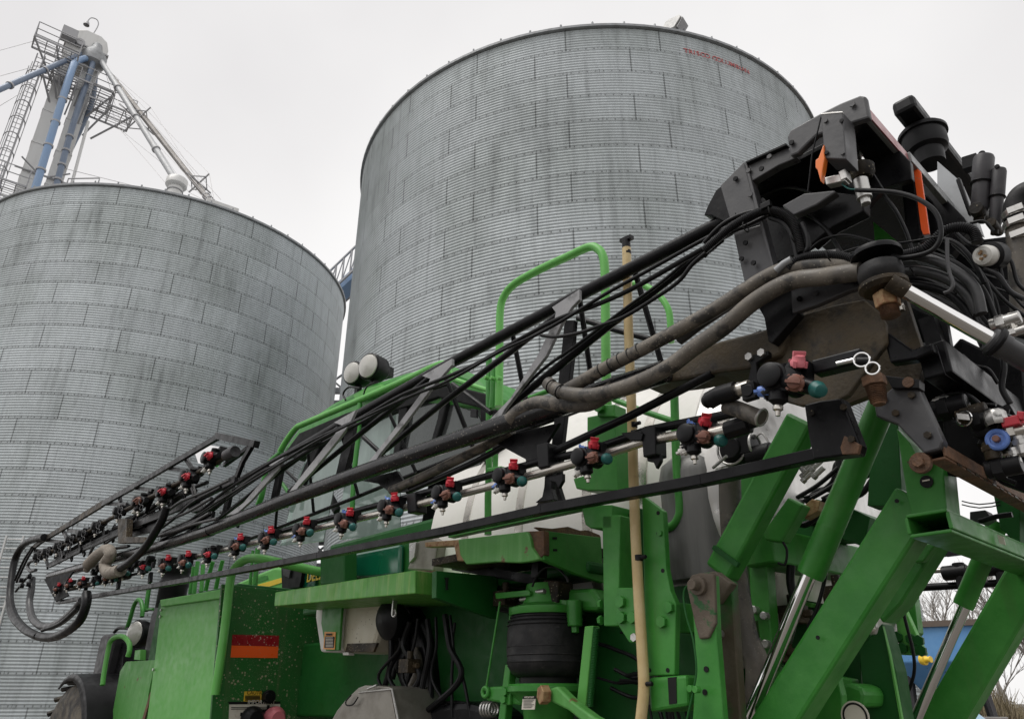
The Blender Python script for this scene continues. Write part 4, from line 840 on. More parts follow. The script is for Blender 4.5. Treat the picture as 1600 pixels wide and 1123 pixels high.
for x, y in ((950, 250), (1000, 270), (1050, 200)):
    b = MB(); b.cyl(q(*zN((x, y))[0], 2.9), -F, .014, .07, 10); b.build('valve_fitting', zinc, SPR)
rod('levelling_rod', zN((806, 262), (800, 300), (712, 850), (704, 880)), 2.85, 3.2, green)
b = MB(); b.ring(q(*zN((704, 892))[0], 2.85), R, .022, .011, 18, 8); b.build('rod_eye', green, SPR)
plate('strut_bracket', zN((715, 855), (800, 850), (955, 865), (950, 985), (800, 965), (705, 950)), 2.86, .06, green, bevel=.012)
plate('bracket_post', zN((838, 700), (880, 700), (838, 1090), (790, 1090)), 2.87, .05, green, bevel=.006)
plate('bolted_link', zN((828, 868), (880, 868), (872, 985), (818, 975)), 2.84, .03, green, bevel=.008)
for x, y in ((846, 888), (838, 942)):
    b = MB(); bolt(b, q(*zN((x, y))[0], 2.84), -R, .022); b.build('bracket_bolt', green, SPR)
sp_ = q(*zN((1005, 970))[0], 2.79)
lb = plate('warning_label', zN((965, 920), (1055, 918), (1045, 1012), (955, 1012)), 2.80, .004, sticker_w, SPR, 0)
plate('label_header', zN((965, 920), (1055, 918), (1053, 938), (963, 938)), 2.797, .003, ink, lb, 0)
d_ = (q(*zN((1053, 930))[0], 2.79) - q(*zN((965, 931))[0], 2.79)).normalized(); text_mb('IMPORTANT', .012, q(*zN((976, 934))[0], 2.795), d_, UP, .001, lb, sticker_w)
b = MB()
for i in range(6): b.prism([q(*p, 2.797) for p in zN((966, 945 + i * 10), (1040 - (i % 3) * 9, 945 + i * 10), (1040 - (i % 3) * 9, 948 + i * 10), (966, 948 + i * 10))], R * .001)
b.build('label_text_lines', grey_dark, lb)
plate('strut_bar', zD((682, 655), (728, 652), (686, 1060), (640, 1055)), 2.84, .05, green_pale, bevel=.006)
A_, B_ = q(*zD((742, 662))[0], 2.80), q(*zD((710, 1055))[0], 2.80); dd = (B_ - A_); P = []; x_ = dd.normalized().orthogonal().normalized(); y_ = dd.normalized().cross(x_)
for i in range(48 * 8 + 1):
    a = 2 * math.pi * i / 8; P.append(A_ + dd * i / (48 * 8) + (x_ * math.cos(a) + y_ * math.sin(a)) * .013)
MB().tube(P, .0035, 5).build('coil_spring', green_dark, SPR)
lv = plate('steering_link', zN((1140, 870), (1200, 850), (1300, 950), (1450, 1060), (1560, 1120), (1540, 1200), (1400, 1120), (1280, 1020), (1140, 950)), 2.72, .06, green_rust, bevel=.01)
b = MB(); bolt(b, q(*zN((1140, 910))[0], 2.72), (-R + F * .4), .042, .5); b.build('link_bolt', rust_nut, lv)
# ---- green uprights behind the air spring
plate('frame_upright', zD((770, 100), (862, 100), (850, 655), (778, 655)), 2.72, .12, green, bevel=.006)
plate('upright_web', zD((850, 140), (940, 60), (945, 700), (905, 738), (850, 650)), 2.84, .2, green_dark)
gp = plate('gusset_plate', zD((842, 462), (962, 462), (962, 740), (905, 738), (842, 640)), 2.70, .03, green, bevel=.006)
for x, y in ((870, 535), (873, 613), (930, 613)):
    b = MB(); bolt(b, q(*zD((x, y))[0], 2.70), -R, .026); b.build('gusset_bolt', green, gp)
b = MB(); bolt(b, q(*zD((936, 712))[0], 2.70), -R, .018); b.build('gusset_bolt', zinc, gp)
for x, y in ((756, 545), (756, 625)):
    b = MB(); bolt(b, q(*zD((770, y))[0], 2.74), F, .02); b.build('upright_bolt', green, SPR)
mp_ = plate('mast_plate', zD((968, 0), (1075, 80), (1090, 370), (1112, 480), (1140, 545), (1132, 900), (1000, 903), (985, 700)), 2.66, .035, green, bevel=.005)
for x, y, s_ in ((1110, 562, .03), (1075, 635, .03), (1062, 192, .016)):
    b = MB(); bolt(b, q(*zD((x, y))[0], 2.66), -R, s_ * .8); b.build('plate_bolt', green, mp_)
for x, y in ((1052, 90), (1075, 378), (1008, 875), (1100, 875), (1052, 192)):
    b = MB(); b.cyl(q(*zD((x, y))[0], 2.661), -R, .009, .003, 12); b.build('plate_hole', ink, mp_)
plate('spacer_block', zD((1132, 535), (1225, 545), (1240, 685), (1140, 688)), 2.78, .2, green)
plate('cross_tube', zD((1000, 912), (1190, 898), (1198, 1055), (1008, 1085)), 2.65, .25, green, bevel=.012)
plate('tube_opening', zD((1098, 912), (1140, 908), (1143, 1040), (1105, 1046)), 2.647, .006, ink, None, 0)
plate('upright_box', zJ((640, 560), (695, 730), (820, 740), (820, 850), (700, 850), (640, 660)) and zJ((665, 735), (820, 730), (820, 850), (710, 848), (685, 830)), 2.72, .2, green, bevel=.006)
plate('upright_post', zJ((695, 292), (833, 265), (838, 430), (850, 660), (700, 660), (640, 650), (625, 600), (695, 580)), 2.92, .12, green, bevel=.006)
plate('upright_post', zJ((745, 232), (832, 228), (834, 290), (745, 290)), 2.9, .1, green, bevel=.006)
b = MB(); bolt(b, q(*zJ((765, 248))[0], 2.9), -R, .03); b.build('plate_bolt', green, SPR)
# ---- handrails over the tank
rod('tank_handrail', zI((222, 890), (228, 800), (230, 690)), 3.0, 12, green); 
rod('tank_handrail', zI((255, 880), (258, 560), (260, 420), (275, 340), (330, 270), (450, 200), (600, 130), (700, 85), (745, 90), (775, 130), (785, 220), (788, 440), (790, 640), (795, 880)), 2.98, 13, green_pale, smooth=True, n=14)
for x, y in ((265, 742), (230, 742), (200, 740)):
    b = MB(); b.cyl(q(*zI((x, y))[0], 2.95), -R, .014, .03, 8); b.build('rail_bolt', green_pale, SPR)
rod('tank_handrail', zI((930, 265), (990, 280), (1050, 320), (1095, 380), (1110, 440), (1115, 560)), 3.25, 10, green_pale, smooth=True)
rod('tank_handrail', zJ((1130, 110), (1135, 300), (1145, 560), (1160, 740), (1150, 800), (1120, 838), (1085, 845)), 3.15, 13, green, smooth=True, n=14)
rod('tank_handrail', zJ((830, 205), (980, 265), (1148, 320)), 3.2, 9, green); rod('tank_handrail', zI((380, 850), (480, 810), (640, 760)), 3.1, 8, green)
rod('tank_handrail', zJ((205, 540), (200, 700), (200, 880)), 3.0, 11, green); rod('tank_handrail', zJ((238, 480), (236, 560), (235, 620)), 2.98, 9, green)
plate('rail_socket', zJ((190, 545), (265, 535), (262, 560), (190, 572)), 2.95, .06, green, bevel=.01)
rod('tank_handrail', zJ((205, 0), (205, 240), (205, 540)), 3.0, 10, green)
# ---- yellowed sight hose
yh = rod('sight_hose', [(979, 388), (981, 470), (983, 540), (987, 640), (990, 745), (993, 830), (998, 930), (1003, 1010), (1006, 1070), (1003, 1110), (998, 1150)], 2.62, 14, yel_hose, smooth=True, n=14)
b = MB(); c = q(979, 388, 2.62); b.cyl(c - UP * .04, UP, .022, .09, 14); b.bar(c + UP * .05 - F * .04, c + UP * .055 + F * .03, .03, .02); b.build('vent_cap', plastic, yh)
for x, y in ((989, 665), (991, 678), (997, 872), (1006, 1068)):
    b = MB(); c = q(x, y, 2.62); b.cyl(c - UP * .012, UP, .0215, .026, 16); b.cyl(c - F * .02 - R * .01, -F, .009, .03, 8); b.build('hose_clamp', plastic, yh)
# ---- rear uprights, lift arms and cylinders
plate('upright', zD((1210, 415), (1330, 400), (1342, 700), (1385, 1240), (1215, 1240), (1240, 830)), 2.66, .04, green, bevel=.005)
plate('pivot_plate', zD((1190, 450), (1215, 400), (1260, 388), (1330, 395), (1338, 640), (1300, 715), (1255, 720), (1232, 640)), 2.645, .02, mud_plate, bevel=.006)
b = MB(); c = q(*zD((1258, 455))[0], 2.645); b.cyl(c, -R, .036, .02, 24); b.cyl(c - R * .02, -R, .02, .04, 18); b.build('pivot_pin', mud_plate, SPR)
plate('pivot_lug', zD((1225, 400), (1290, 385), (1335, 380), (1400, 430), (1420, 440), (1345, 545), (1310, 520)), 2.76, .05, mud_plate, bevel=.006)
rod('grease_line', zD((1235, 448), (1195, 455), (1178, 500), (1190, 600), (1225, 720), (1242, 860), (1232, 950), (1195, 1120)), 2.6, 3, green_dark, smooth=True, n=8)
for x, y in ((1228, 968), (1255, 972)):
    b = MB(); b.cyl(q(*zD((x, y))[0], 2.62), -R, .013, .03, 10); b.build('line_fitting', green, SPR)
for x, y in ((1292, 870), (1285, 985)):
    b = MB(); b.cyl(q(*zD((x, y))[0], 2.659), -R, .011, .003, 12); b.build('plate_hole', ink, SPR)
plate('upright', zD((1345, 400), (1418, 430), (1470, 1240), (1385, 1240), (1370, 800), (1345, 600)), 2.80, .05, green_mud, bevel=.005)
plate('upright', zC((215, 150), (298, 150), (338, 760), (330, 1240), (250, 1240), (235, 600)), 3.25, .08, green, bevel=.006)
plate('upright', zP((700, 940), (860, 930), (880, 1200), (700, 1200)), 3.2, .08, green)
for x, y in ((265, 575), (315, 605), (275, 730), (322, 745), (85, 695)):
    b = MB(); b.cyl(q(*zC((x, y))[0], 2.79 if x < 100 else 3.25), -R, .018, .035, 8); b.build('frame_bolt', zinc, SPR)
def armbox(name, a, b_, r, wpx, dep, m, **k):
    p = q(a[0], a[1], r); e = q(b_[0], b_[1], r); w0 = mpx(wpx, p.lerp(e, .5)); return MB().bar(p + R * dep / 2, e + R * dep / 2, dep, w0, R).build(name, m, SPR, .014)
l2 = armbox('lift_arm', (1248, 652), (1118, 893), 2.88, 46, .10, green)
b = MB(); p = q(*zC((110, 305))[0], 2.87); b.bar(p - (q(1248, 652, 2.87) - q(1118, 893, 2.87)).normalized().cross(R) * .07, p + (q(1248, 652, 2.87) - q(1118, 893, 2.87)).normalized().cross(R) * .07, .02, .02, R); b.build('weld_bead', green_dark, l2)
a1 = armbox('lift_arm', (1428, 776), (1192, 1150), 2.88, 64, .14, green)
a3 = armbox('lift_arm', (1665, 790), (1432, 1190), 3.95, 55, .14, green)
for o_, pts in ((a1, ((570, 712), (965, 30))), ):
    for x, y in pts:
        b = MB(); b.cyl(q(*zC((x, y))[0], 2.859), -R, .008, .003, 12); b.build('arm_hole', ink, o_)
plate('lift_arm', zC((1075, 185), (1185, 225), (985, 545), (890, 640), (845, 560), (960, 330)), 3.35, .14, green, bevel=.01)
plate('arm_mount', zC((1030, 260), (1170, 230), (1100, 330), (1050, 340)), 3.3, .04, green, bevel=.006)
def cyl_lift(top, mid, bot, r, wb, wr):
    p, m_, e = q(*top, r), q(*mid, r), q(*bot, r); d = (e - p).normalized(); rb = mpx(wb, m_) / 2; r2 = mpx(wr, m_) / 2
    L = (m_ - p).length; t = MB().lathe(p, d, [(0, 0), (rb, 0), (rb, L - .22), (rb * 1.02, L - .215), (rb * 1.02, L - .21), (rb, L - .2), (rb * 1.03, L - .02), (rb * .98, L), (r2, L)], 30).build('lift_cylinder', green, SPR)
    MB().tube([m_ - d * .02, e], r2, 24).build('cylinder_rod', chrome, t); return t
lc1 = cyl_lift((1392, 600), (1264, 898), (1160, 1150), 3.0, 41, 23); lc2 = cyl_lift((1560, 815), (1507, 948), (1415, 1160), 3.75, 29, 17)
rod('cylinder_hose', zC((620, 300), (600, 440), (560, 580), (520, 660)), 3.05, 6, hose, smooth=True)
plate('link_bracket', zC((290, 190), (420, 10), (495, 50), (385, 235), (300, 225)), 3.1, .08, green, bevel=.008)
rod('hydraulic_hose', zC((395, 235), (415, 280), (405, 345), (370, 340)), 3.05, 4, hose, smooth=True)
rod('hydraulic_hose', zC((435, 350), (432, 430), (450, 520)), 3.3, 13, hose, smooth=True)
MB().bar(q(*zC((270, 260))[0], 3.2), q(*zC((720, 350))[0], 3.9), .16, .16).build('link_cross_tube', green, SPR, .01)
plate('cross_member', zC((320, 490), (430, 510), (680, 560), (830, 650), (830, 740), (680, 760), (320, 600)), 3.6, .1, green_dark)
plate('cross_member', zC((330, 500), (540, 540), (530, 560), (330, 520)), 3.55, .05, green_pale)
plate('frame_post', zC((770, 770), (890, 640), (960, 880), (1015, 1240), (790, 1240), (800, 1000)), 3.5, .12, green_dark, bevel=.006)
plate('post_edge', zC((893, 655), (905, 700), (1000, 1240), (1012, 1240), (930, 800)), 3.48, .02, green_pale, None, .002)
plate('arm_base_plate', zC((500, 1120), (560, 1000), (645, 830), (690, 1000), (700, 1240), (480, 1240)), 3.2, .05, green, bevel=.006)
b = MB(); c = q(*zC((757, 1105))[0], 3.15); b.cyl(c, -R, .055, .004, 26); o_ = b.build('round_label', sticker_w, SPR); MB().ring(c - R * .004, R, .045, .004, 26, 6).build('label_ring', ink, o_)
plate('drive_cover', zC((685, 950), (720, 935), (790, 960), (805, 1000), (800, 1060), (700, 1065)), 3.3, .2, green, bevel=.02)
plate('clevis_plate', zC((800, 585), (818, 568), (848, 575), (862, 660), (852, 695), (825, 698), (808, 670)), 3.2, .03, zinc, bevel=.006)
for x, y in ((820, 595), (840, 668)):
    b = MB(); b.cyl(q(*zC((x, y))[0], 3.2), -R, .016, .03, 12); b.build('clevis_pin', steel, SPR)
plate('bolt_plate', zC((950, 565), (1000, 560), (1045, 660), (1105, 790), (1100, 802), (980, 798)), 4.6, .05, green_pale, bevel=.005)
for x, y in ((955, 590), (970, 710), (1040, 720), (1078, 728), (995, 765), (1060, 775), (1090, 778)):
    b = MB(); bolt(b, q(*zC((x, y))[0], 4.6), -R, .03); b.build('plate_bolt', green_dark, SPR)
plate('frame_post', zC((1025, 470), (1045, 465), (1072, 690), (1060, 705), (1000, 570)), 4.7, .08, green)
rod('hydraulic_hose', zC((985, 530), (1010, 640), (1045, 780), (1050, 890), (1010, 1010), (985, 1040)), 4.3, 5, hose, smooth=True)
# hose clutter between the arms
rnd = random.Random(11)
for i in range(16):
    x0, y0 = 1250 + rnd.uniform(-10, 60), 800 + rnd.uniform(-25, 20); x1, y1 = 1345 + rnd.uniform(-20, 40), 705 + rnd.uniform(-30, 40)
    rod('hydraulic_hose', [(x0, y0), (x0 + 30, y0 - 12 + rnd.uniform(-12, 12)), (x1 - 30, y1 + 20 + rnd.uniform(-15, 15)), (x1, y1)], 3.3 + rnd.uniform(0, .4), rnd.choice((5, 7, 9)), hose, smooth=True, n=8)
for i in range(7):
    p = q(1250 + rnd.uniform(-5, 25), 738 + rnd.uniform(-4, 16), 3.3); b = MB(); b.cyl(p, (-F + UP * .6), .011, .07, 8); b.cyl(p, (-F + UP * .6), .016, .02, 6); b.build('hose_fitting', zinc, SPR)
plate('valve_bank', zC((410, 120), (560, 20), (720, 60), (830, 110), (800, 260), (640, 200), (420, 220)), 3.5, .3, green_dark)
plate('stained_block', zC((490, 60), (540, 20), (580, 30), (570, 80), (500, 120)), 3.2, .06, rust_nut)
# rear mast
plate('mast', [(1400, 668), (1420, 690), (1432, 712), (1472, 720), (1480, 806), (1424, 806), (1416, 770)], 2.80, .14, green, bevel=.006)
c = q(*zL((158, 635))[0], 2.795)
b = MB(); b.cyl(c, -R, .022, .002, 20); o_ = b.build('maker_badge', ink, SPR); MB().bar(c - R * .003 - F * .012 + UP * .004, c - R * .003 + F * .012 + UP * .004, .002, .005, R).build('badge_mark', sticker_w, o_)
b = MB(); c = q(*zL((135, 540))[0], 2.79); b.cyl(c, -R, .036, .02, 22); b.cyl(c - R * .02, -R, .02, .02, 18); b.build('pivot_washer', rust, SPR)
# horizontal rear beam with its open end
p = q(1450, 817, 2.74); e = p + R * 2.6; b = MB(); W, H = .066, .034; t_ = .006
fx = F
for s in (-1, 1): b.box((p + e) / 2 + UP * s * H, R * 1.3, F * W, UP * t_); b.box((p + e) / 2 + F * s * W, R * 1.3, F * t_, UP * (H - t_))
b.build('cross_beam', green, SPR, .004)
plate('beam_label', zL((522, 908), (555, 918), (566, 962), (532, 952)), 3.2, .004, sticker_w, None, 0)
plate('beam_bracket', zL((380, 790), (460, 780), (490, 820), (440, 850), (380, 830)), 3.25, .08, grey_dark)
plate('beam_upright', zL((500, 690), (600, 720), (640, 780), (640, 960), (540, 880)), 3.6, .1, green_dark)
rod('hydraulic_hose', zL((430, 840), (520, 815), (600, 805)), 3.2, 8, hose, smooth=True)
for k in (0, 1): rod('brake_line', zL((340, 735 + k * 18), (380, 745 + k * 18), (430, 752 + k * 18), (495, 746 + k * 18), (540, 735 + k * 18)), 3.6, 2, hose)
# the other side's folded boom
for (pts, w_, m_) in ((((1432, 918), (1700, 902)), 11, black), (((1436, 893), (1700, 873)), 8, steel), (((1440, 868), (1700, 835)), 12, black), (((1450, 856), (1700, 820)), 5, black)):
    rod('boom_tube', pts, 5.9, w_, m_)
for x, y in ((1500, 893), (1562, 886)):
    b = MB(); c = q(x, y, 5.85); b.cyl(c + UP * .06, -UP, .04, .2, 12); b.cyl(c - F * .05, F, .05, .16, 12); b.bar(c + UP * .13 - F * .06, c + UP * .13 + F * .06, .04, .04); b.build('nozzle_holder', plastic, SPR)

# ================================================================== THE BOOM
BR = 2.4
def chord(name, pts, wpx, m, r=BR, n=14): return rod(name, pts, r, wpx, m, n=n)
chord('boom_chord', [(1142, 341), (905, 461), (690, 575), (530, 664), (440, 716), (372, 753)], 24, black, 2.55)
chord('boom_chord', [(1040, 580), (860, 639), (700, 692), (560, 740), (450, 780), (320, 831)], 37, chord_m, 2.4)
chord('boom_chord', [(330, 828), (250, 853), (180, 872), (78, 900)], 19, chord_m, 2.4)
bc = [(1335, 698), (1100, 750), (850, 796), (700, 829), (500, 868), (300, 905), (90, 941)]
b = MB()
for i in range(len(bc) - 1):
    p, e = q(*bc[i], 2.42), q(*bc[i + 1], 2.42); b.bar(p, e, .05, .041, R)
b.build('boom_chord', black, SPR, .003)
b = MB(); P = [(1150, 645), (1012, 672), (919, 705), (847, 720), (712, 757), (560, 797), (420, 835)]
for i in range(6): b.tube([q(*P[i], 2.47), q(*P[i + 1], 2.47)], .019, 12)
b.build('boom_support_tube', black, SPR)
rod('spray_pipe', [(1140, 662), (1090, 674), (1005, 690), (935, 713), (840, 740), (730, 769), (615, 797), (480, 829), (380, 852), (290, 873)], 2.44, 17, steel, n=16)
# flat webs with flared ends
webs = [[(905, 452), (862, 480), (868, 488), (866, 500), (841, 553), (797, 622), (766, 654), (735, 674), (762, 668), (780, 655), (788, 640), (812, 608), (853, 556), (880, 500), (893, 480), (905, 468)],
        [(706, 560), (659, 587), (672, 592), (664, 606), (622, 662), (586, 708), (570, 728), (548, 741), (574, 737), (584, 724), (594, 708), (632, 662), (676, 604), (690, 588), (706, 570)],
        [(556, 640), (521, 660), (533, 664), (520, 682), (476, 736), (450, 770), (434, 781), (455, 777), (466, 760), (488, 736), (532, 682), (545, 664)],
        [(446, 708), (418, 726), (427, 730), (380, 785), (352, 806), (370, 802), (392, 782), (436, 732)],
        [(362, 752), (344, 765), (350, 768), (300, 820), (284, 836), (300, 832), (312, 818), (358, 768)]]
for wv in webs: plate('boom_web_plate', wv, 2.42, .02, web_grey, bevel=.003)
for s_ in ([(852, 570), (862, 556), (866, 562), (858, 576)],): pass
for pts, w_ in ((((781, 646), (950, 510), (1116, 382)), 12), (((586, 716), (695, 627), (800, 548), (880, 486)), 9), (((452, 768), (560, 680), (672, 590)), 8), (((340, 812), (440, 735), (530, 668)), 7), (((250, 850), (330, 790), (420, 730)), 6)):
    rod('boom_diagonal', pts, 2.5, w_, black)
rod('boom_diagonal', [(1113, 584), (980, 652), (853, 711)], 2.46, 14, black)
for pts, w_ in ((((903, 497), (960, 515), (1015, 530)), 9), (((707, 600), (767, 645)), 8), (((565, 680), (610, 722)), 7), (((447, 735), (480, 767)), 5), (((345, 800), (372, 822)), 5)):
    rod('boom_cross_tube', pts, 2.75, w_, black)
rod('boom_chord', [(1190, 520), (1015, 600), (770, 690), (560, 775), (400, 838), (250, 890)], 2.8, 10, black)
for pts in ([(882, 500), (897, 500), (893, 560), (878, 690), (872, 760), (880, 786), (836, 792), (852, 770), (862, 690), (876, 560)], [(541, 664), (554, 662), (548, 700), (532, 760), (520, 760), (534, 700)], [(434, 726), (442, 724), (428, 790), (420, 790)], [(356, 760), (363, 758), (350, 815), (343, 815)]):
    plate('boom_post', pts, 2.6, .03, black)
plate('boom_gusset', zJ((205, 405), (510, 330), (555, 320), (470, 460), (570, 480), (440, 540), (400, 510)), 2.5, .02, black, bevel=.003)
b = MB(); b.bar(q(*zJ((420, 410))[0], 2.55), q(*zJ((575, 475))[0], 2.55), .03, .04, R); b.bar(q(*zJ((510, 470))[0], 2.5), q(*zJ((400, 515))[0], 2.5), .03, .05, R); b.build('boom_brace', black, SPR)
plate('boom_gusset', zH((640, 920), (880, 860), (960, 990), (840, 1000), (760, 940)), 2.5, .02, black)
plate('boom_post', zJ((495, 500), (525, 500), (520, 600), (515, 650), (530, 705), (435, 720), (470, 690), (480, 640), (485, 560)), 2.45, .03, black)
for x, y in ((845, 712), (1010, 690), (640, 786)):
    s_ = (1.1 if x > 900 else .9) * (.8 if x < 700 else 1)
    plate('pipe_clamp', [(x - 8 * s_, y - 20 * s_), (x + 12 * s_, y - 24 * s_), (x + 13 * s_, y + 18 * s_), (x - 5 * s_, y + 22 * s_)], 2.41, .08, plastic, bevel=.006)
for x, y in ((872, 753), (1025, 722)):
    plate('clamp_tab', [(x - 14, y - 8), (x + 7, y - 14), (x + 7, y - 2), (x, y + 10), (x - 4, y), (x - 14, y - 2)], 2.44, .02, black)
plate('hose_bracket', zJ((862, 372), (950, 360), (975, 375), (965, 410), (915, 410)), 2.4, .06, black)
tp_ = [(1090, 365), (990, 417), (905, 461), (800, 517), (690, 575), (600, 627), (530, 664), (480, 693), (440, 716)]
bt_ = [(1040, 590), (930, 632), (830, 668), (740, 700), (650, 738), (560, 775), (490, 800), (430, 825), (370, 848)]
for i in range(8):
    b = MB(); b.tube([q(*tp_[i + 1], 2.6), q(*bt_[i], 2.78)], .012 if i > 3 else .015, 8); b.build('boom_diagonal', black, SPR)
# hoses along the boom
def hs(pts, r, w_, m_=hose, **k): return rod('hydraulic_hose', pts, r, w_, m_, smooth=True, n=10, **k)
hs([(1144, 363), (1070, 405), (990, 450), (930, 477), (875, 497), (830, 520), (787, 544), (745, 568), (700, 588), (662, 603), (622, 620), (560, 655), (505, 680), (455, 705), (410, 730), (340, 776), (280, 830)], 2.38, 9)
hs([(1146, 350), (1080, 385), (1010, 424), (950, 457), (880, 500), (830, 527), (780, 550), (700, 595), (620, 628), (500, 686), (420, 735), (330, 790), (250, 845)], 2.36, 7)
hs([(1130, 375), (1085, 410), (1060, 440), (1020, 468), (975, 495), (940, 508), (905, 520), (870, 526), (846, 524)], 2.34, 7)
hs([(1090, 392), (1035, 440), (980, 480), (900, 540), (845, 580), (790, 637)], 2.46, 6)
hs([(700, 600), (640, 620), (560, 662), (490, 700), (430, 738), (380, 780), (330, 820), (290, 842)], 2.44, 6)
hs([(500, 690), (440, 720), (380, 760), (330, 800), (300, 826), (262, 850)], 2.42, 5)
hs([(460, 712), (400, 742), (350, 780), (310, 806), (255, 830)], 2.39, 4, hose_grey)
hs([(440, 722), (395, 752), (340, 790), (300, 812), (240, 838)], 2.40, 4)
for pts, r, w_, m_ in (([(1340, 413), (1255, 416), (1200, 432), (1106, 490), (1012, 541), (944, 576), (905, 598), (880, 612)], 2.32, 27, brown_hose), ([(1310, 400), (1250, 412), (1170, 455), (1100, 500), (1060, 530)], 2.36, 24, hose_grey),
                       ([(1345, 424), (1290, 432), (1235, 440), (1180, 470), (1130, 512), (1084, 544), (1044, 574), (990, 600), (934, 616), (895, 616), (868, 608), (856, 598)], 2.29, 30, brown_hose),
                       ([(960, 606), (920, 630), (869, 631), (840, 630), (815, 640), (797, 656)], 2.37, 26, brown_hose), ([(800, 672), (757, 697), (715, 718), (675, 738), (640, 754), (612, 766)], 2.5, 17, brown_hose),
                       ([(800, 690), (745, 720), (690, 745), (637, 768)], 2.52, 10, hose)):
    rod('feed_hose', pts, r, w_, m_, smooth=True, n=18)
for pts, w_ in (([(988, 548), (993, 560)], 27), ([(966, 560), (970, 572)], 26), ([(935, 576), (940, 588)], 25)):
    pass
for (x, y, r_, w_) in ((1000, 546, 2.32, 32), (985, 554, 2.32, 32), (970, 562, 2.32, 31), (955, 570, 2.32, 31), (940, 578, 2.32, 31), (876, 612, 2.28, 32), (862, 604, 2.28, 32)):
    p = q(x, y, r_); ax = (q(x + 14, y - 8, r_) - p).normalized() if x > 900 else (q(x + 14, y + 6, r_) - p).normalized(); rr = .0285 if x > 900 else .0315
    MB().ring(p, ax, rr, .0035, 22, 5).build('tie_wrap', ink, SPR)
# ---- nozzle bodies
NZR = Matrix(((-F.x, R.x, 0), (-F.y, R.y, 0), (0, 0, 1))).to_4x4()
X, Y, U3 = V((1, 0, 0)), V((0, 1, 0)), V((0, 0, 1))
def cap_mesh(m, ax, r_=.019, L=.034, lug=True):
    b = MB(); ax = V(ax).normalized(); b.lathe((0, 0, 0), ax, [(r_ * .8, 0), (r_, .003), (r_, L * .4), (r_ * .82, L * .55), (r_ * .74, L * .92), (r_ * .5, L), (0, L)], 18)
    if lug:
        s = ax.cross(U3 if abs(ax.z) < .9 else X).normalized(); b.box(ax * (L + .003), s * r_ * .8, ax * .005, ax.cross(s) * .0035)
        for k in range(4): a = k * math.pi / 2 + .78; d = s * math.cos(a) + ax.cross(s) * math.sin(a); b.box(d * r_ * .98 + ax * L * .28, ax * L * .25, d * .0035, ax.cross(d) * .004)
    me = b.build('nozzle_cap', m); mesh = me.data; bpy.data.objects.remove(me); return mesh
def tmp(b, name, m):
    o = b.build(name, m, None, 0, None, (0, 0, 0)); me = o.data; bpy.data.objects.remove(o); return me
b = MB(); b.lathe((-.004, -.055, .005), Y, [(0, 0), (.026, 0), (.032, .004), (.032, .018), (.037, .022), (.037, .05), (.034, .075), (0, .075)], 22)
b.lathe((.03, .0, -.005), Y, [(0, -.035), (.03, -.03), (.034, -.02), (.034, .03), (0, .035)], 18)
for d in ((.05, -.01, .04), (.06, -.05, -.022), (.11, -.01, -.035), (-.035, -.02, -.04), (.002, -.01, .04)): b.tube([V((.02, 0, 0)) * .6, V(d)], [.026, .017], 12)
b.lathe((.004, -.015, -.03), -U3, [(.02, 0), (.024, .006), (.024, .026), (.016, .032), (.012, .036), (0, .036)], 16)
b.box(V((.015, .03, .03)), X * .05, Y * .02, U3 * .022)
BODY = tmp(b, 'nozzle_body', plastic)
CAPS = {k: cap_mesh(m, ax, r_, L, lug) for k, m, ax, r_, L, lug in (('red', red_cap, (.45, -.35, .8), .02, .032, True), ('pink', pink_cap, (.45, -.35, .8), .02, .032, True), ('blue', blue_cap, (-.35, -.3, .85), .017, .026, True), ('brown', brown_cap, (.25, -1, -.1), .022, .026, True), ('teal', teal_cap, (.75, -.5, -.25), .021, .032, False), ('white', white_pl, (-.75, -.3, -.5), .016, .026, True), ('bluedown', blue_cap, (-.8, -.4, -.25), .018, .03, True), ('redface', red_cap, (.1, -1, .1), .02, .026, True))}
b = MB(); b.lathe((0, 0, 0), -U3, [(.011, 0), (.013, .004), (.013, .012), (.007, .016), (.006, .028), (.0, .03)], 12); TIP = tmp(b, 'drip_tip', steel)
POSN = {'red': (.053, -.012, .042), 'pink': (.053, -.012, .042), 'blue': (.0, -.012, .038), 'brown': (.062, -.05, -.022), 'teal': (.108, -.015, -.036), 'white': (-.036, -.02, -.042), 'bluedown': (-.036, -.02, -.026), 'redface': (.062, -.05, -.02)}
def inst(me, name, loc, rot, parent, s=1):
    o = bpy.data.objects.new(name, me); COL.objects.link(o); o.parent = parent
    o.matrix_local = Matrix.Translation(loc) @ rot @ Matrix.Scale(s, 4); return o
rnd = random.Random(5)
def nozzle(p, s=1., caps=('blue', 'red', 'brown', 'teal', 'white'), tilt=0):
    rot = Matrix.Rotation(rnd.uniform(-.12, .12) + tilt, 4, R) @ NZR
    o = inst(BODY, 'nozzle_body', p - WPOS[SPR.name], rot, SPR, s)
    for c in caps: inst(CAPS[c], 'nozzle_cap', V(POSN[c]), Matrix.Rotation(rnd.uniform(-.25, .25), 4, Y), o)
    inst(TIP, 'drip_tip', V((.004, -.015, -.066)), Matrix.Identity(4), o)
NL = [(1085, 683), (917, 718), (792, 747), (695, 773), (609, 794), (540, 814), (474, 829), (419, 842), (372, 853), (329, 865), (291, 875), (260, 881), (228, 885), (198, 889)]
for i, (x, y) in enumerate(NL):
    caps = ('blue', 'red', 'brown', 'teal', 'white') if i not in (2, 3, 6) else ('bluedown', 'red', 'brown', 'teal', 'white')
    if i >= 9: caps = ('red', 'brown', 'teal', 'white') if i % 3 else ('redface', 'teal', 'white')
    nozzle(q(x, y, 2.38), 1.17, caps)
nozzle(q(1219, 596, 2.22), 1.32, ('pink', 'brown', 'teal', 'bluedown'), .12)
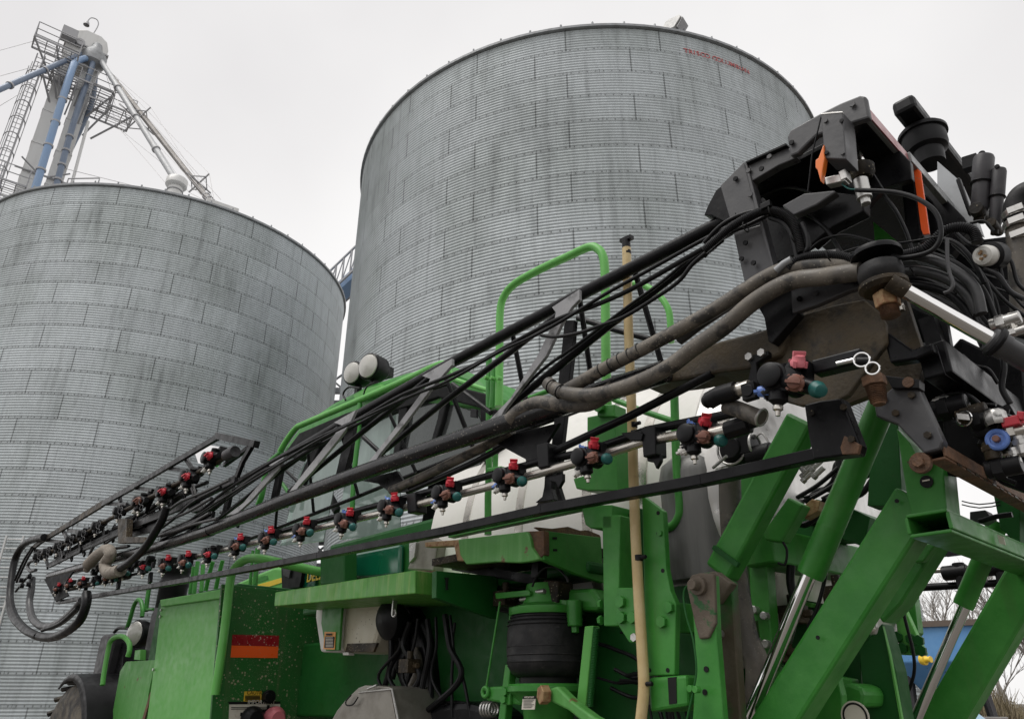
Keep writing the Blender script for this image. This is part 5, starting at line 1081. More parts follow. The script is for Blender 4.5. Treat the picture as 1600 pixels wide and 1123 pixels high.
c = q(1210, 578, 2.2); inst(CAPS['white'], 'nozzle_cap', q(1204, 578, 2.18) - WPOS[SPR.name], Matrix.Rotation(.9, 4, R) @ NZR, SPR, 1.3)
nozzle(q(1550, 672, 2.75), 1.25, ('redface',), -.1)
b = MB(); c = q(*zL((523, 418))[0], 2.66); b.ring(c, R, .027, .009, 24, 8); b.cyl(c + R * .01, -R, .022, .012, 20); o_ = b.build('blue_nozzle_cap', blue_cap, SPR); MB().cyl(c, -R, .011, .02, 8).build('nozzle_tip', brown_cap, o_)
b = MB(); c = q(*zL((585, 330))[0], 2.66); b.bar(c - F * .03, c + F * .02 , .03, .03); b.bar(c - F * .03, c - F * .04 + UP * .025, .02, .02); b.build('red_nozzle_cap', red_cap, SPR, .003)
b = MB(); c = q(*zL((515, 315))[0], 2.66); b.lathe(c, UP, [(.03, -.02), (.034, -.01), (.034, .02), (.026, .03), (0, .03)], 8); b.build('grey_nozzle_cap', zinc, SPR)
# ---- outer boom section folded back, at the far left
RO = 2.34
def flat(name, pts, r, wpx, m, dep=.03):
    b = MB()
    for i in range(len(pts) - 1): b.bar(q(*pts[i], r), q(*pts[i + 1], r), dep, mpx(wpx[i] if isinstance(wpx, (list, tuple)) else wpx, q(*pts[i], r)), R)
    return b.build(name, m, SPR, .003)
flat('folded_boom_rail', zG((1185, 148), (740, 410), (560, 510)), RO, 10, black); flat('folded_boom_rail', zG((560, 510), (390, 615), (230, 710), (165, 762)), RO, [11, 9, 8], black_mud)
flat('folded_boom_plate', zG((1180, 142), (1395, 188)), RO, 10, black, .05); flat('folded_boom_strut', zG((1370, 195), (1320, 280), (1288, 365)), RO, 10, black)
flat('folded_boom_rail', zG((1360, 200), (1220, 300)), RO + .1, 7, black); flat('folded_boom_rail', zG((1285, 375), (1000, 520), (700, 640), (470, 745), (270, 845)), RO + .05, [13, 12, 11, 9], black)
flat('folded_boom_rail', zG((1160, 570), (880, 690)), RO + .02, 11, black); flat('folded_boom_rail', zG((700, 620), (480, 720), (300, 800)), RO + .12, 7, black)
for a_, b_ in (((1000, 250), (1050, 330)), ((920, 318), (1020, 332)), ((740, 425), (830, 440)), ((560, 510), (690, 515)), ((345, 660), (375, 715)), ((370, 655), (480, 670)), ((230, 705), (345, 720)), ((190, 765), (300, 770)), ((650, 470), (655, 505)), ((860, 420), (790, 560)), ((1040, 400), (1060, 470)), ((430, 690), (440, 770)), ((330, 740), (345, 800))):
    flat('folded_boom_strut', zG(a_, b_), RO + .03, 5.5, black)
rod('spray_pipe', zG((1245, 245), (1100, 330), (940, 415), (750, 510), (640, 570), (530, 630), (440, 690), (330, 745), (200, 810)), RO, 9, black_mud, n=12)
c = q(*zG((1245, 243))[0], RO); b = MB(); b.lathe(c + F * .04, -F, [(0, 0), (.05, 0), (.052, .14), (.045, .16), (0, .15)], 20); b.build('pipe_end_cap', grey_dark, SPR)
plate('mirror', zG((1075, 200), (1110, 185), (1190, 200), (1205, 225), (1190, 285), (1165, 310), (1075, 290), (1060, 245)), 2.55, .03, chrome, bevel=.006)
for i, (x, y) in enumerate(zG((1155, 272), (1035, 370), (905, 455), (770, 505), (655, 555), (535, 635), (455, 680), (390, 710), (325, 745), (262, 775), (212, 800))):
    nozzle(q(x, y, RO - .02), 1.6 if i < 4 else 1.3, (('redface', 'white') if i in (0, 1, 2) else ('brown', 'white') if i == 3 else ()), -.2)
    if i >= 3:
        b = MB(); c = q(x, y, RO - .10); b.ring(c + UP * .02 + F * .02, (R + F * .3), .036, .0035, 20, 6); b.ring(c - UP * .05 - F * .02, (R + F * .3), .024, .0035, 18, 6); b.build('check_valve_ring', satin, SPR)
for i, (x, y) in enumerate(zG((330, 972), (392, 950), (462, 938), (540, 925), (600, 915), (640, 905))):
    nozzle(q(x - 4, y, 2.34), .95, ('red', 'brown', 'white') if i < 3 else ('teal', 'white') if i != 4 else ('brown', 'white'))
rod('spray_pipe', zG((300, 990), (480, 950), (700, 905)), 2.4, 7, black_mud)
plate('tip_plate', zG((240, 922), (262, 905), (395, 880), (340, 960), (370, 1010), (302, 1042)), 2.36, .02, headliner)
plate('fold_bracket', zG((640, 590), (690, 592), (685, 690), (785, 690), (790, 720), (640, 725)), 2.3, .06, black_mud)
plate('fold_plate', zG((690, 600), (830, 560), (880, 610), (830, 660), (700, 690)), 2.42, .04, black)
plate('fold_plate', zG((1000, 500), (1080, 490), (1110, 540), (1040, 560)), 2.4, .05, black)
rod('cloth_sleeve', zG((480, 840), (530, 790), (585, 760), (600, 790), (572, 840), (590, 885), (655, 872)), 2.27, 17, cloth, smooth=True, n=16)
b = MB(); b.tube(smoothpath(P3(zG((470, 870), (520, 800), (600, 770), (560, 750)), 2.29)), .035, 10); b.build('cloth_wrap', cloth, SPR)
hs(zG((655, 860), (720, 815), (790, 745), (840, 670), (880, 600), (905, 530)), 2.26, 12)
hs(zR((240, 135), (175, 150), (120, 185), (80, 260), (60, 380), (55, 480), (85, 575), (160, 650), (250, 680), (340, 660), (430, 590), (468, 500), (470, 440)), 2.3, 11)
hs(zR((175, 360), (170, 420), (160, 500), (180, 580), (240, 622), (320, 600), (400, 535), (445, 480)), 2.33, 10, hose_grey)
hs(zR((45, 470), (60, 560), (130, 640), (200, 672)), 2.28, 8); hs(zR((230, 640), (330, 600), (420, 520)), 2.31, 6)
for a_ in (((85, 430), (150, 350), (165, 335)), ((80, 370), (130, 260), (175, 190)), ((90, 380), (140, 270), (182, 195))): hs(zR(*a_), 2.32, 3.5)
for a_ in (((900, 560), (980, 500), (1100, 450), (1250, 380)), ((880, 640), (960, 580), (1050, 500), (1200, 420)), ((900, 600), (1010, 560), (1150, 480)), ((500, 800), (600, 760), (700, 740)), ((840, 690), (1000, 640), (1140, 560)), ((960, 650), (1060, 620), (1180, 590)), ((480, 830), (490, 780), (510, 740))): hs(zG(*a_), 2.33, 4.5, hose_grey if a_[0][0] % 3 == 0 else hose)
for x, y in zR((130, 400), (165, 392), (170, 350), (125, 370)):
    b = MB(); b.cyl(q(x, y, 2.3) , -R, .03, .05, 14); b.build('end_valve', plastic, SPR)
rnd = random.Random(9)
for i in range(16):
    x, y = 330 + rnd.uniform(0, 620), 0; y = 760 - (x - 330) * .43 + rnd.uniform(-30, 70)
    L_ = rnd.uniform(120, 260); hs(zG((x, y), (x + L_ * .5, y - L_ * .25 + rnd.uniform(-14, 14)), (x + L_, y - L_ * .5 + rnd.uniform(-10, 10))), 2.36 + rnd.uniform(0, .12), rnd.choice((3.5, 4.5, 6)))
for i in range(14):
    x = 250 + i * 62; y = 800 - (x - 250) * .47; flat('folded_boom_strut', zG((x, y), (x + rnd.uniform(-8, 25), y + rnd.uniform(55, 95))), 2.42, 6, black, .02)
for i in range(9):
    x = 520 + i * 40 + rnd.uniform(-10, 10); y = 880 - (x - 520) * .18 + rnd.uniform(-12, 12); b = MB(); b.cyl(q(*zG((x, y))[0], 2.38), -R, .035, .06, 12); b.cyl(q(*zG((x, y + 14))[0], 2.36), -UP, .018, .05, 10); b.build('shutoff_valve', plastic, SPR)
rod('hose_hook', zG((190, 815), (165, 825), (150, 850), (165, 875), (195, 870)), 2.3, 5, hose_grey, smooth=True)
for pts, w_ in ((((505, 945), (650, 910), (800, 880)), 4), ((200, 840), 4)):
    if isinstance(pts[0], tuple): hs(zG(*pts), 2.42, w_)
for a_, b_ in (((652, 905), (640, 975)), ((820, 885), (815, 940)), ((470, 960), (455, 1010))): flat('boom_drop_bracket', zG(a_, b_), 2.45, 8, black)

# ================================================================== HINGE AND CENTRE FRAME (right)
HR = 2.45
plate('hinge_arm', zI((1190, 640), (1240, 590), (1380, 545), (1560, 500), (1640, 470), (1700, 520), (1660, 620), (1500, 690), (1350, 710), (1180, 745), (960, 775)), HR, .16, under_mud, bevel=.012)
plate('hinge_plate', zB((330, 345), (400, 260), (480, 200), (640, 150), (800, 118), (880, 190), (905, 240), (912, 340), (850, 420), (720, 600), (640, 640), (480, 652), (300, 600)), HR + .03, .03, under_mud, bevel=.006)
plate('hinge_plate', [(1235, 475), (1345, 440), (1410, 450), (1445, 560), (1425, 640), (1375, 612), (1300, 640), (1250, 600)], 2.75, .04, under_mud)
plate('mast_column', [(1364, 655), (1402, 640), (1410, 790), (1355, 790)], 3.25, .12, green_dark)
plate('hinge_plate', zB((440, 190), (430, 60), (560, 0), (700, -80), (860, -140), (960, -120), (985, -60), (985, 40), (880, 30), (720, 80), (560, 150)), 2.38, .03, satin, bevel=.006)
plate('hinge_edge', zB((430, 55), (450, 60), (470, 190), (340, 340), (320, 330), (300, 210), (265, 150), (330, 80)), 2.39, .05, black, bevel=.004)
plate('hinge_notch', zA((705, 985), (800, 920), (960, 930), (985, 1000), (800, 1020)), 2.375, .01, black, None, .002)
for x, y in ((292, 390), (230, 410)):
    b = MB(); bolt(b, q(*zB((x, y))[0], 2.40), -R, .016, .45); b.build('arm_bolt', zinc, SPR)
plate('nozzle_hanger', zB((205, 410), (320, 375), (322, 400), (260, 440), (270, 560), (235, 600), (210, 560), (235, 450)), 2.40, .03, black, bevel=.004)
# vertical pivot: washers, rubber puck, nut and stud
pv = q(1376, 428, 2.30); pz = lambda y: q(1376, y, 2.30).z; o0 = V((pv.x, pv.y, 0)); k_ = mpx(1, pv)
pb = MB().lathe(o0, UP, [(0, pz(391)), (k_ * 36, pz(391)), (k_ * 38, pz(394)), (k_ * 38, pz(400)), (k_ * 12, pz(402)), (0, pz(402))][::-1], 36).build('pivot_washer', black, SPR)
MB().lathe(o0, UP, [(k_ * 8, pz(440)), (k_ * 26, pz(444)), (k_ * 33, pz(436)), (k_ * 34, pz(428)), (k_ * 31, pz(416)), (k_ * 20, pz(410)), (k_ * 8, pz(412))], 36).build('rubber_bushing', rubber, SPR)
MB().lathe(o0, UP, [(0, pz(458)), (k_ * 30, pz(458)), (k_ * 36, pz(452)), (k_ * 36, pz(446)), (k_ * 14, pz(443)), (k_ * 14, pz(425)), (0, pz(425))], 36).build('pivot_washer', black_mud, SPR)
b = MB(); b.cyl(V((o0.x, o0.y, pz(484))), UP, k_ * 19, pz(460) - pz(484), 6, .12); b.build('pivot_nut', rust_nut, SPR, .003)
b = MB(); P_ = []; n_t = 9
for i in range(n_t): z0 = pz(500) + (pz(484) - pz(500)) * i / n_t; P_ += [(k_ * 12.5, z0), (k_ * 14, z0 + (pz(484) - pz(500)) / n_t / 2)]
b.lathe(o0, UP, [(0, pz(501))] + P_, 24); b.build('pivot_stud', rust, SPR)
b = MB(); b.lathe(o0, UP, [(k_ * 12, pz(391)), (k_ * 14, pz(390)), (k_ * 13, pz(385)), (0, pz(384))], 6); b.build('pivot_bolt_head', white_pl, SPR)
# rusty threaded stud below
pv2 = q(1367, 600, 2.32); o2 = V((pv2.x, pv2.y, 0)); pz2 = lambda y: q(1367, y, 2.32).z; k2 = mpx(1, pv2)
b = MB(); b.cyl(V((o2.x, o2.y, pz2(603))), UP, k2 * 18, pz2(587) - pz2(603), 6, .12); b.build('lock_nut', rust, SPR, .003)
P_ = [(0, pz2(634)), (k2 * 9, pz2(634))]
for i in range(10): z0 = pz2(631) + (pz2(603) - pz2(631)) * i / 10; P_ += [(k2 * (10 + i * .3), z0), (k2 * (12.5 + i * .3), z0 + (pz2(603) - pz2(631)) / 20)]
b = MB(); b.lathe(o2, UP, P_, 26); b.build('adjuster_stud', rust, SPR)
# latch pin block with rings
b = MB(); b.bar(q(1275, 577, 2.3), q(1352, 558, 2.3), .06, mpx(24, pv2), R); b.build('latch_block', black, SPR, .006)
rod('latch_pin', zB((665, 442), (762, 420)), 2.26, 8, chrome); rod('latch_body', zB((770, 430), (830, 430)), 2.27, 15, plastic)
for x, y, r_ in ((788, 422, 37), (842, 465, 32)):
    p = q(*zB((x, y))[0], 2.23); b = MB(); b.ring(p, (R + F * .25), r_ / 3.2 * mpx(1, p), .0035, 28, 6); b.build('split_ring', chrome, SPR)
# drop brackets
plate('drop_bracket', zB((500, 645), (580, 625), (690, 612), (780, 845), (768, 890), (545, 920), (520, 790)), 2.36, .06, black, bevel=.006)
plate('bracket_rust_edge', zB((700, 800), (780, 845), (768, 892), (690, 895), (680, 860)), 2.355, .02, rust, None, .003)
plate('drop_bracket', zB((850, 640), (940, 560), (1070, 560), (1195, 830), (1180, 870), (1100, 890), (965, 745), (860, 705)), 2.44, .05, satin, bevel=.006)
plate('frame_web', zB((905, 500), (1075, 520), (1075, 565), (940, 565)), 2.42, .05, black)
b = MB(); b.cyl(q(*zB((1028, 540))[0], 2.43), -R, .018, .015, 12); b.build('web_bolt', rust, SPR)
# lower rectangular tube with rack teeth
p = q(*zB((1152, 866))[0], 2.46); e = p + R * 1.7 - UP * .02; b = MB(); W, H = mpx(12, p), mpx(12, p)
for s in (-1, 1): b.box((p + e) / 2 + UP * s * H, R * .85, F * W, UP * .004); b.box((p + e) / 2 + F * s * W, R * .85, F * .004, UP * (H - .004))
b.build('rack_tube', rust, SPR, .002)
for i in range(16):
    c = p + R * (.12 + i * .085) - UP * (H + .006) - F * W * .6; MB().box(c, R * .02, F * .012, UP * .007).build('rack_tooth', black_mud, SPR)
b = MB(); c = q(*zB((1090, 942))[0], 2.46); b.cyl(c, -R, .032, .02, 20); b.cyl(c - R * .02, -R, .018, .02, 6); b.build('tube_bolt', rust, SPR)
# right-hand angle frame
plate('frame_angle', zB((908, 275), (970, 320), (1040, 370), (1110, 345), (1140, 335), (1150, 380), (1060, 420), (930, 440), (905, 350)), 2.5, .05, black, bevel=.008)
b = MB(); b.prism([q(*zB(p_)[0], r_) for p_, r_ in (((1160, 350), 2.55), ((1195, 455), 2.55), ((1480, 650), 3.1), ((1530, 690), 3.2), ((1400, 540), 3.1))], -UP * .03); b.build('frame_flange', satin, SPR, .003)
b = MB(); b.bar(q(*zB((1150, 420))[0], 2.56), q(*zB((1560, 720))[0], 3.3), .09, .12); b.build('frame_beam', black, SPR, .006)
b = MB(); b.bar(q(*zB((1120, 220))[0], 2.6), q(*zB((1170, 370))[0], 2.6), .05, .05, R); b.bar(q(*zB((1180, 240))[0], 2.65), q(*zB((1200, 360))[0], 2.65), .03, .05, R); b.build('frame_strut', black, SPR)
plate('mast_bracket', zB((912, 170), (1010, 165), (1015, 310), (980, 300), (930, 240)), 2.95, .05, green, bevel=.005)
plate('mast_mark', zB((968, 236), (1000, 232), (1002, 246), (970, 248)), 2.945, .004, sticker_w, None, 0)
plate('frame_panel', zB((1010, 150), (1130, 200), (1160, 340), (1020, 330)), 3.0, .1, black)
plate('frame_panel', zB((1280, 310), (1600, 470), (1640, 900), (1460, 800), (1150, 560), (1130, 480)), 3.25, .12, black, bevel=.01)
plate('frame_panel', zB((1260, -60), (1640, 60), (1640, 330), (1400, 260), (1290, 100)), 3.4, .12, black, bevel=.01)
plate('frame_panel', zB((895, 380), (1160, 430), (1420, 620), (1640, 720), (1640, 860), (1400, 800), (1250, 830), (1190, 830), (1080, 560), (930, 520)), 2.95, .05, black)
plate('frame_panel', zB((1335, 830), (1640, 850), (1640, 1100), (1480, 1040), (1330, 920)), 2.9, .05, black)
plate('frame_panel', zB((1190, 690), (1420, 800), (1400, 1010), (1200, 960)), 2.9, .08, black, bevel=.01)
# hydraulic fold cylinder
p, m_, e = q(1412, 453, 2.28), q(1556, 535, 2.44), q(1660, 594, 2.56); d = (e - p).normalized(); r_ = mpx(24, p) / 2
cy = MB().lathe(m_ - d * .02, d, [(0, 0), (r_ * 1.5, 0), (r_ * 1.6, .01), (r_ * 1.6, .05), (r_ * 1.45, .055), (r_ * 1.45, .6), (0, .6)], 30).build('fold_cylinder', satin, SPR)
MB().tube([p, m_], r_, 24).build('cylinder_rod', chrome, cy)
b = MB(); b.ring(m_, d, r_ * 1.55, .012, 28, 8); b.build('cylinder_gland', plastic, cy); b = MB(); b.tube([p - d * .05, p + d * .01], r_ * 1.15, 20); b.build('rod_end', black_mud, cy)
# upper frame plates
plate('hinge_post', zA((80, 512), (200, 392), (262, 630), (205, 695), (140, 720)), 2.36, .03, satin, bevel=.005)
plate('hinge_post', zA((145, 745), (285, 705), (352, 940), (200, 992)), 2.37, .03, satin, bevel=.005)
plate('post_edge', zA((200, 392), (212, 392), (275, 630), (352, 925), (346, 945), (258, 640)), 2.35, .05, satin, bevel=.003)
plate('post_edge', zA((135, 715), (262, 640), (285, 705), (148, 748)), 2.375, .03, black, bevel=.003)
plate('hose_guard', zA((0, 660), (20, 610), (60, 535), (85, 515), (140, 700), (100, 690), (40, 660)), 2.5, .05, black)
plate('hinge_flange', zA((210, 396), (410, 308), (465, 372), (370, 412), (235, 492)), 2.36, .04, satin, bevel=.004)
plate('flange_edge', zA((205, 392), (410, 298), (412, 310), (212, 400)), 2.34, .03, black, bevel=.002)
plate('hinge_web', zA((215, 480), (470, 370), (580, 200), (830, 180), (1030, 390), (1040, 480), (900, 520), (800, 640), (540, 812), (480, 850), (350, 900), (290, 690)), 2.62, .03, black, bevel=.003)
plate('hinge_flange', zA((388, 612), (500, 550), (650, 535), (660, 545), (560, 610), (445, 662)), 2.38, .04, satin, bevel=.006)
plate('hinge_web', zA((445, 655), (660, 545), (800, 560), (800, 640), (640, 720), (535, 810), (480, 700)), 2.45, .06, black, bevel=.006)
plate('gusset_plate', zA((415, 270), (430, 235), (580, 150), (680, 100), (780, 60), (808, 64), (828, 172), (705, 210), (560, 262), (520, 300), (470, 350), (430, 366)), 2.32, .03, satin, bevel=.008)
b = MB(); b.prism(P3(zA((430, 235), (580, 150), (780, 60), (808, 64)), 2.34), UP * .012); 
plate('frame_cover', zA((560, 180), (770, 80), (800, 165), (800, 180), (700, 220), (580, 260)), 2.36, .45, black, bevel=.01)
plate('marker_bracket', zA((583, 152), (693, 143), (712, 380), (602, 376)), 2.24, .10, satin, bevel=.004)
plate('bracket_lip', zA((583, 152), (640, 144), (693, 141), (693, 147), (583, 157)), 2.238, .012, zinc, None, .001)
rod('marker_stem', zA((585, 170), (540, 360), (520, 540)), 2.3, 2.5, black)
plate('amber_marker', zA((597, 303), (570, 375), (556, 385), (556, 422), (566, 432), (582, 492), (602, 375)), 2.23, .03, amber, bevel=.004)
b = MB(); P = [q(*x_, 2.45) for x_ in zA((735, 300), (765, 360), (795, 425))]; b.tube(P, mpx(17, P[0]) / 2, 18); b.build('lock_pin', chrome, SPR)
b = MB(); c = q(*zA((785, 430))[0], 2.42); b.lathe(c - UP * .04, (UP * .9 - F * .1), [(0, 0), (.03, 0), (.042, .02), (.042, .05), (.03, .06), (0, .06)], 22); b.build('pin_collar', black_mud, SPR)
plate('pin_plate', zA((705, 482), (740, 420), (830, 420), (895, 525), (800, 530), (720, 520)), 2.46, .03, black)
b = MB(); c = q(*zA((790, 520))[0], 2.4); b.tube([c + UP * .03, c - UP * .05], .026, 18); b.cyl(c - UP * .075, UP, .017, .03, 8); b.build('pin_bolt', zinc, SPR)
b = MB(); c = q(*zA((665, 490))[0], 2.3); b.box(c, (F + UP * .3).normalized() * .035, R * .018, UP * .016); b.box(c - F * .03, F * .012, R * .022, UP * .02); b.build('wire_connector', zinc, SPR, .003)
rod('wire_loop', zA((690, 505), (725, 528), (765, 530)), 2.3, 2.5, teal_cap, smooth=True)
rod('wire_loop', zA((760, 535), (900, 540), (1000, 555), (1090, 590), (1160, 650), (1185, 740), (1165, 810), (1110, 850), (1000, 872), (940, 862)), 2.3, 7, hose, smooth=True)
rod('thin_cable', zA((690, 845), (800, 815), (1000, 795), (1180, 765)), 2.35, 2.5, hose, smooth=True); rod('thin_cable', zA((700, 860), (820, 825), (1000, 800), (1130, 775)), 2.37, 2, hose, smooth=True)
plate('mast_fin', zA((845, 690), (965, 790), (970, 845), (855, 820)), 2.9, .04, green)
# transverse top beam, red half then grey
RED_R = .36; p = q(1357.5, 176, 2.36); L1 = RED_R; L2 = 1.55
b = MB(); b.box(p + R * L1 / 2 + F * .012, R * L1 / 2, F * .010, UP * mpx(11, p)); bmo = b.build('crossbar', beam_grey, SPR, .006)
b = MB(); b.box(p + R * (L1 + L2) / 2, R * (L2 - L1) / 2, F * .012, UP * mpx(10.8, p)); b.build('crossbar', beam_grey, SPR, .003)
b = MB(); b.box(p + R * RED_R / 2, R * RED_R / 2, F * .002, UP * mpx(10.9, p)); b.build('red_reflector', pink_r, bmo)
b = MB(); b.box(p + R * 1.0 + F * .28 + UP * .0, R * .95, F * .24, UP * .012); b.build('frame_cover', black, SPR, .004)
plate('marker_post', zA((975, 400), (1030, 385), (1050, 420), (1095, 760), (1080, 790), (1010, 800)), 2.80, .10, black, bevel=.01)
plate('orange_reflector', zA((1043, 404), (1083, 442), (1126, 752), (1096, 757), (1085, 730)), 2.78, .01, orange_r, None, .001)
plate('frame_web', zA((1085, 450), (1300, 670), (1330, 720), (1240, 860), (1120, 800)), 3.1, .05, black)
plate('frame_strut', zA((1255, 480), (1275, 465), (1335, 640), (1320, 660)), 3.05, .03, plastic, bevel=.01)
plate('control_box', zA((1165, 388), (1270, 480), (1350, 665), (1375, 740), (1300, 690), (1165, 520)), 3.2, .08, galv_trim, bevel=.004)
plate('frame_web', zA((940, 850), (1060, 790), (1340, 720), (1400, 780), (1560, 760), (1640, 900), (1640, 1200), (1440, 1130), (1200, 900)), 3.45, .1, black)
# air cleaner hanging under its duct beam
p = q(1411, 163, 3.1); b = MB(); b.box(p + R * .62, R * .62, F * .05, UP * .04); b.build('duct_beam', plastic, SPR, .02)
ca = q(1431, 215, 3.3); kc = mpx(1, ca); oc = R * 3.3 + F * p.dot(F); ztp = p.z - .042; zc_ = lambda y: min(ztp, q(1431, y, 3.3).z)
MB().lathe(oc, UP, [(0, zc_(268)), (kc * 20, zc_(268)), (kc * 22, zc_(248)), (kc * 29, zc_(244)), (kc * 31, zc_(238)), (kc * 31.5, zc_(207)), (kc * 30.5, zc_(206)), (kc * 31.5, ztp - .03), (kc * 35, ztp - .028), (kc * 35, ztp - .012), (kc * 28, ztp), (0, ztp)], 40).build('air_cleaner', plastic, SPR)
b = MB(); b.bar(q(*zA((1300, 412))[0], 3.3), q(*zA((1372, 390))[0], 3.3), .05, .06); b.build('damper_arm', black, SPR)
for (pts, w1, w2) in ((((1400, 368), (1391, 500), (1378, 650)), 30, 26), (((1476, 432), (1466, 570), (1455, 720)), 21, 18.5)):
    a_, m_, e = [q(*x_, 3.0) for x_ in zA(*pts)]; r1, r2 = mpx(w1, m_) / 2, mpx(w2, m_) / 2; d = (e - a_).normalized(); L = (m_ - a_).length; LL = (e - a_).length
    t = MB().lathe(a_, d, [(0, 0), (r1 * .9, 0), (r1, .01), (r1, L), (r1 * .96, L + .005), (r2, L + .006), (r2, LL - .02), (r2 * .8, LL), (0, LL)], 28).build('gas_damper', grey_dark, SPR)
    MB().ring(a_ + d * L, d, r1, .004, 28, 6).build('damper_rim', plastic, t); b = MB(); b.cyl(e - R * .05, R, r2 * .8, .1, 16); b.tube([e - d * .03, e + d * .03], r2 * .6, 14); b.build('damper_eye', black_mud, t)
    b = MB(); b.cyl(a_ - R * .03, R, r1 * .35, .06, 12); b.build('damper_pin', black, t)
# elbow pipe at the right edge
rod('elbow_hose', [(1650, 300), (1618, 298), (1598, 305), (1588, 322), (1587, 345)], 2.95, 36, rubber, smooth=True, n=22)
ep = rod('return_pipe', [(1587, 348), (1592, 420), (1598, 520)], 2.95, 29, brown_hose, n=22)
for y in (336, 352, 372):
    c = q(1588 + (y - 340) * .08, y, 2.95); b = MB(); rr = mpx(38 if y < 360 else 31, c) / 2; b.lathe(c, UP, [(rr * .96, -.014), (rr, -.012), (rr, .012), (rr * .96, .014)], 26); b.box(c - R * rr - F * .01, F * .025, R * .008, UP * .012); b.build('hose_clamp', zinc, ep)
# coil of hoses behind the pivot
for i, (pts, w_, m_) in enumerate((([(1395, 404), (1430, 400), (1468, 410), (1500, 428), (1524, 452), (1534, 490)], 15, hose_grey), ([(1400, 424), (1440, 424), (1480, 436), (1510, 458), (1530, 490)], 17, hose_grey), ([(1400, 446), (1440, 446), (1480, 458), (1510, 484), (1530, 520)], 14, hose), ([(1404, 436), (1450, 440), (1500, 470), (1540, 520)], 13, hose), ([(1400, 392), (1450, 396), (1500, 416), (1535, 452), (1556, 500)], 9, hose), ([(1440, 470), (1480, 478), (1520, 510), (1540, 545)], 12, hose), ([(1490, 380), (1520, 410), (1545, 455), (1552, 520)], 8, hose), ([(1505, 390), (1535, 430), (1570, 470), (1610, 500)], 6, hose), ([(1555, 450), (1580, 460), (1600, 480), (1620, 490)], 4, hose), ([(1540, 440), (1556, 470), (1566, 520)], 5, hose))):
    hs(pts, 2.6 + i * .03, w_, m_)
rod('hose_holder', zA((1215, 775), (1217, 880), (1228, 950), (1245, 1000), (1232, 1035), (1200, 1050)), 2.5, 6, satin, smooth=True)
rod('hydraulic_hose', zA((975, 862), (1040, 850), (1100, 828), (1150, 785), (1195, 745), (1245, 725), (1300, 722), (1345, 740), (1362, 775), (1366, 800)), 2.55, 16, hose, smooth=True, n=14, ribs=.007)
b = MB(); c = q(*zA((1405, 862))[0], 2.6); ax = (-R * .9 + F * .25 - UP * .25).normalized(); b.lathe(c, ax, [(.034, -.03), (.036, .0), (.031, .008), (.031, .018), (.02, .022), (.0, .012)], 28); b.build('quick_coupler', white_pl, SPR); b = MB(); b.lathe(c - ax * .028, ax, [(.036, -.05), (.048, -.045), (.048, .0), (.036, .005)], 26); b.build('coupler_body', plastic, SPR)
for dx, dy in ((-6, -3), (2, 5), (-2, 8), (3, -6)):
    b = MB(); b.cyl(c + ax * .012 + F * dx * .0015 + UP * dy * .0018, ax, .005, .014, 8); b.build('coupler_pin', rust_nut, SPR)
for pts, r, w_, rb in ((((0, 835), (70, 775), (130, 725), (210, 675), (290, 642), (350, 638), (410, 660), (450, 705), (475, 780), (490, 850)), 2.3, 14, .007), (((0, 800), (60, 735), (110, 695), (180, 660), (260, 640), (330, 660)), 2.31, 7, 0), (((420, 925), (470, 880), (540, 862), (640, 860), (700, 868), (745, 885)), 2.3, 14, .007), (((330, 670), (400, 700), (440, 760), (465, 860), (470, 880)), 2.32, 9, 0), (((490, 700), (515, 760), (520, 820), (500, 850)), 2.3, 8, 0), (((0, 870), (60, 800), (130, 750), (240, 700), (320, 660)), 2.35, 6, 0)):
    rod('hydraulic_hose', zA(*pts), r, w_, hose, smooth=True, n=12, ribs=rb)
rod('hose_ferrule', zA((362, 938), (400, 905), (440, 882)), 2.29, 13, galv_trim)
b = MB(); c = q(*zA((312, 612))[0], 2.28); b.box(c, F * .02, R * .01, UP * .012); b.build('cable_clip', plastic, SPR, .002)
# hanging fittings left of the hinge
rod('pipe_fitting', [(1108, 626), (1122, 618), (1150, 610)], 2.26, 29, plastic, n=10); rod('pipe_stub', [(1145, 612), (1172, 604)], 2.27, 22, steel, n=18)
b = MB(); c = q(1104, 627, 2.26); b.lathe(c, (F - UP * .0), [(.02, -.02), (.028, 0), (.018, .012), (0, .016)], 14); b.build('fitting_nose', plastic, SPR)
b = MB(); c = q(1172, 612, 2.25); b.cyl(c, -R, .022, .02, 16); b.bar(c + UP * .03, c - UP * .03, .03, .05, R); b.build('swivel_joint', black, SPR, .004)
rod('rubber_elbow', [(1135, 633), (1160, 642), (1190, 654)], 2.3, 26, brown_hose, smooth=True, n=16)
b = MB(); c = q(1190, 652, 2.3); b.ring(c, (q(1190, 654, 2.3) - q(1160, 642, 2.3)), mpx(27, c) / 2, .005, 20, 6); b.build('hose_clamp', zinc, SPR)
b = MB(); p, e = q(1136, 673, 2.36), q(1186, 657, 2.36); b.tube([p, p.lerp(e, .7), p.lerp(e, .72), e], [mpx(15, p), mpx(15, p), mpx(9, p), mpx(9, p)], 8, True, False); b.build('pipe_coupling', plastic, SPR, .003)
rod('coupling_sleeve', [(1112, 678), (1142, 670)], 2.37, 21, steel, n=18)

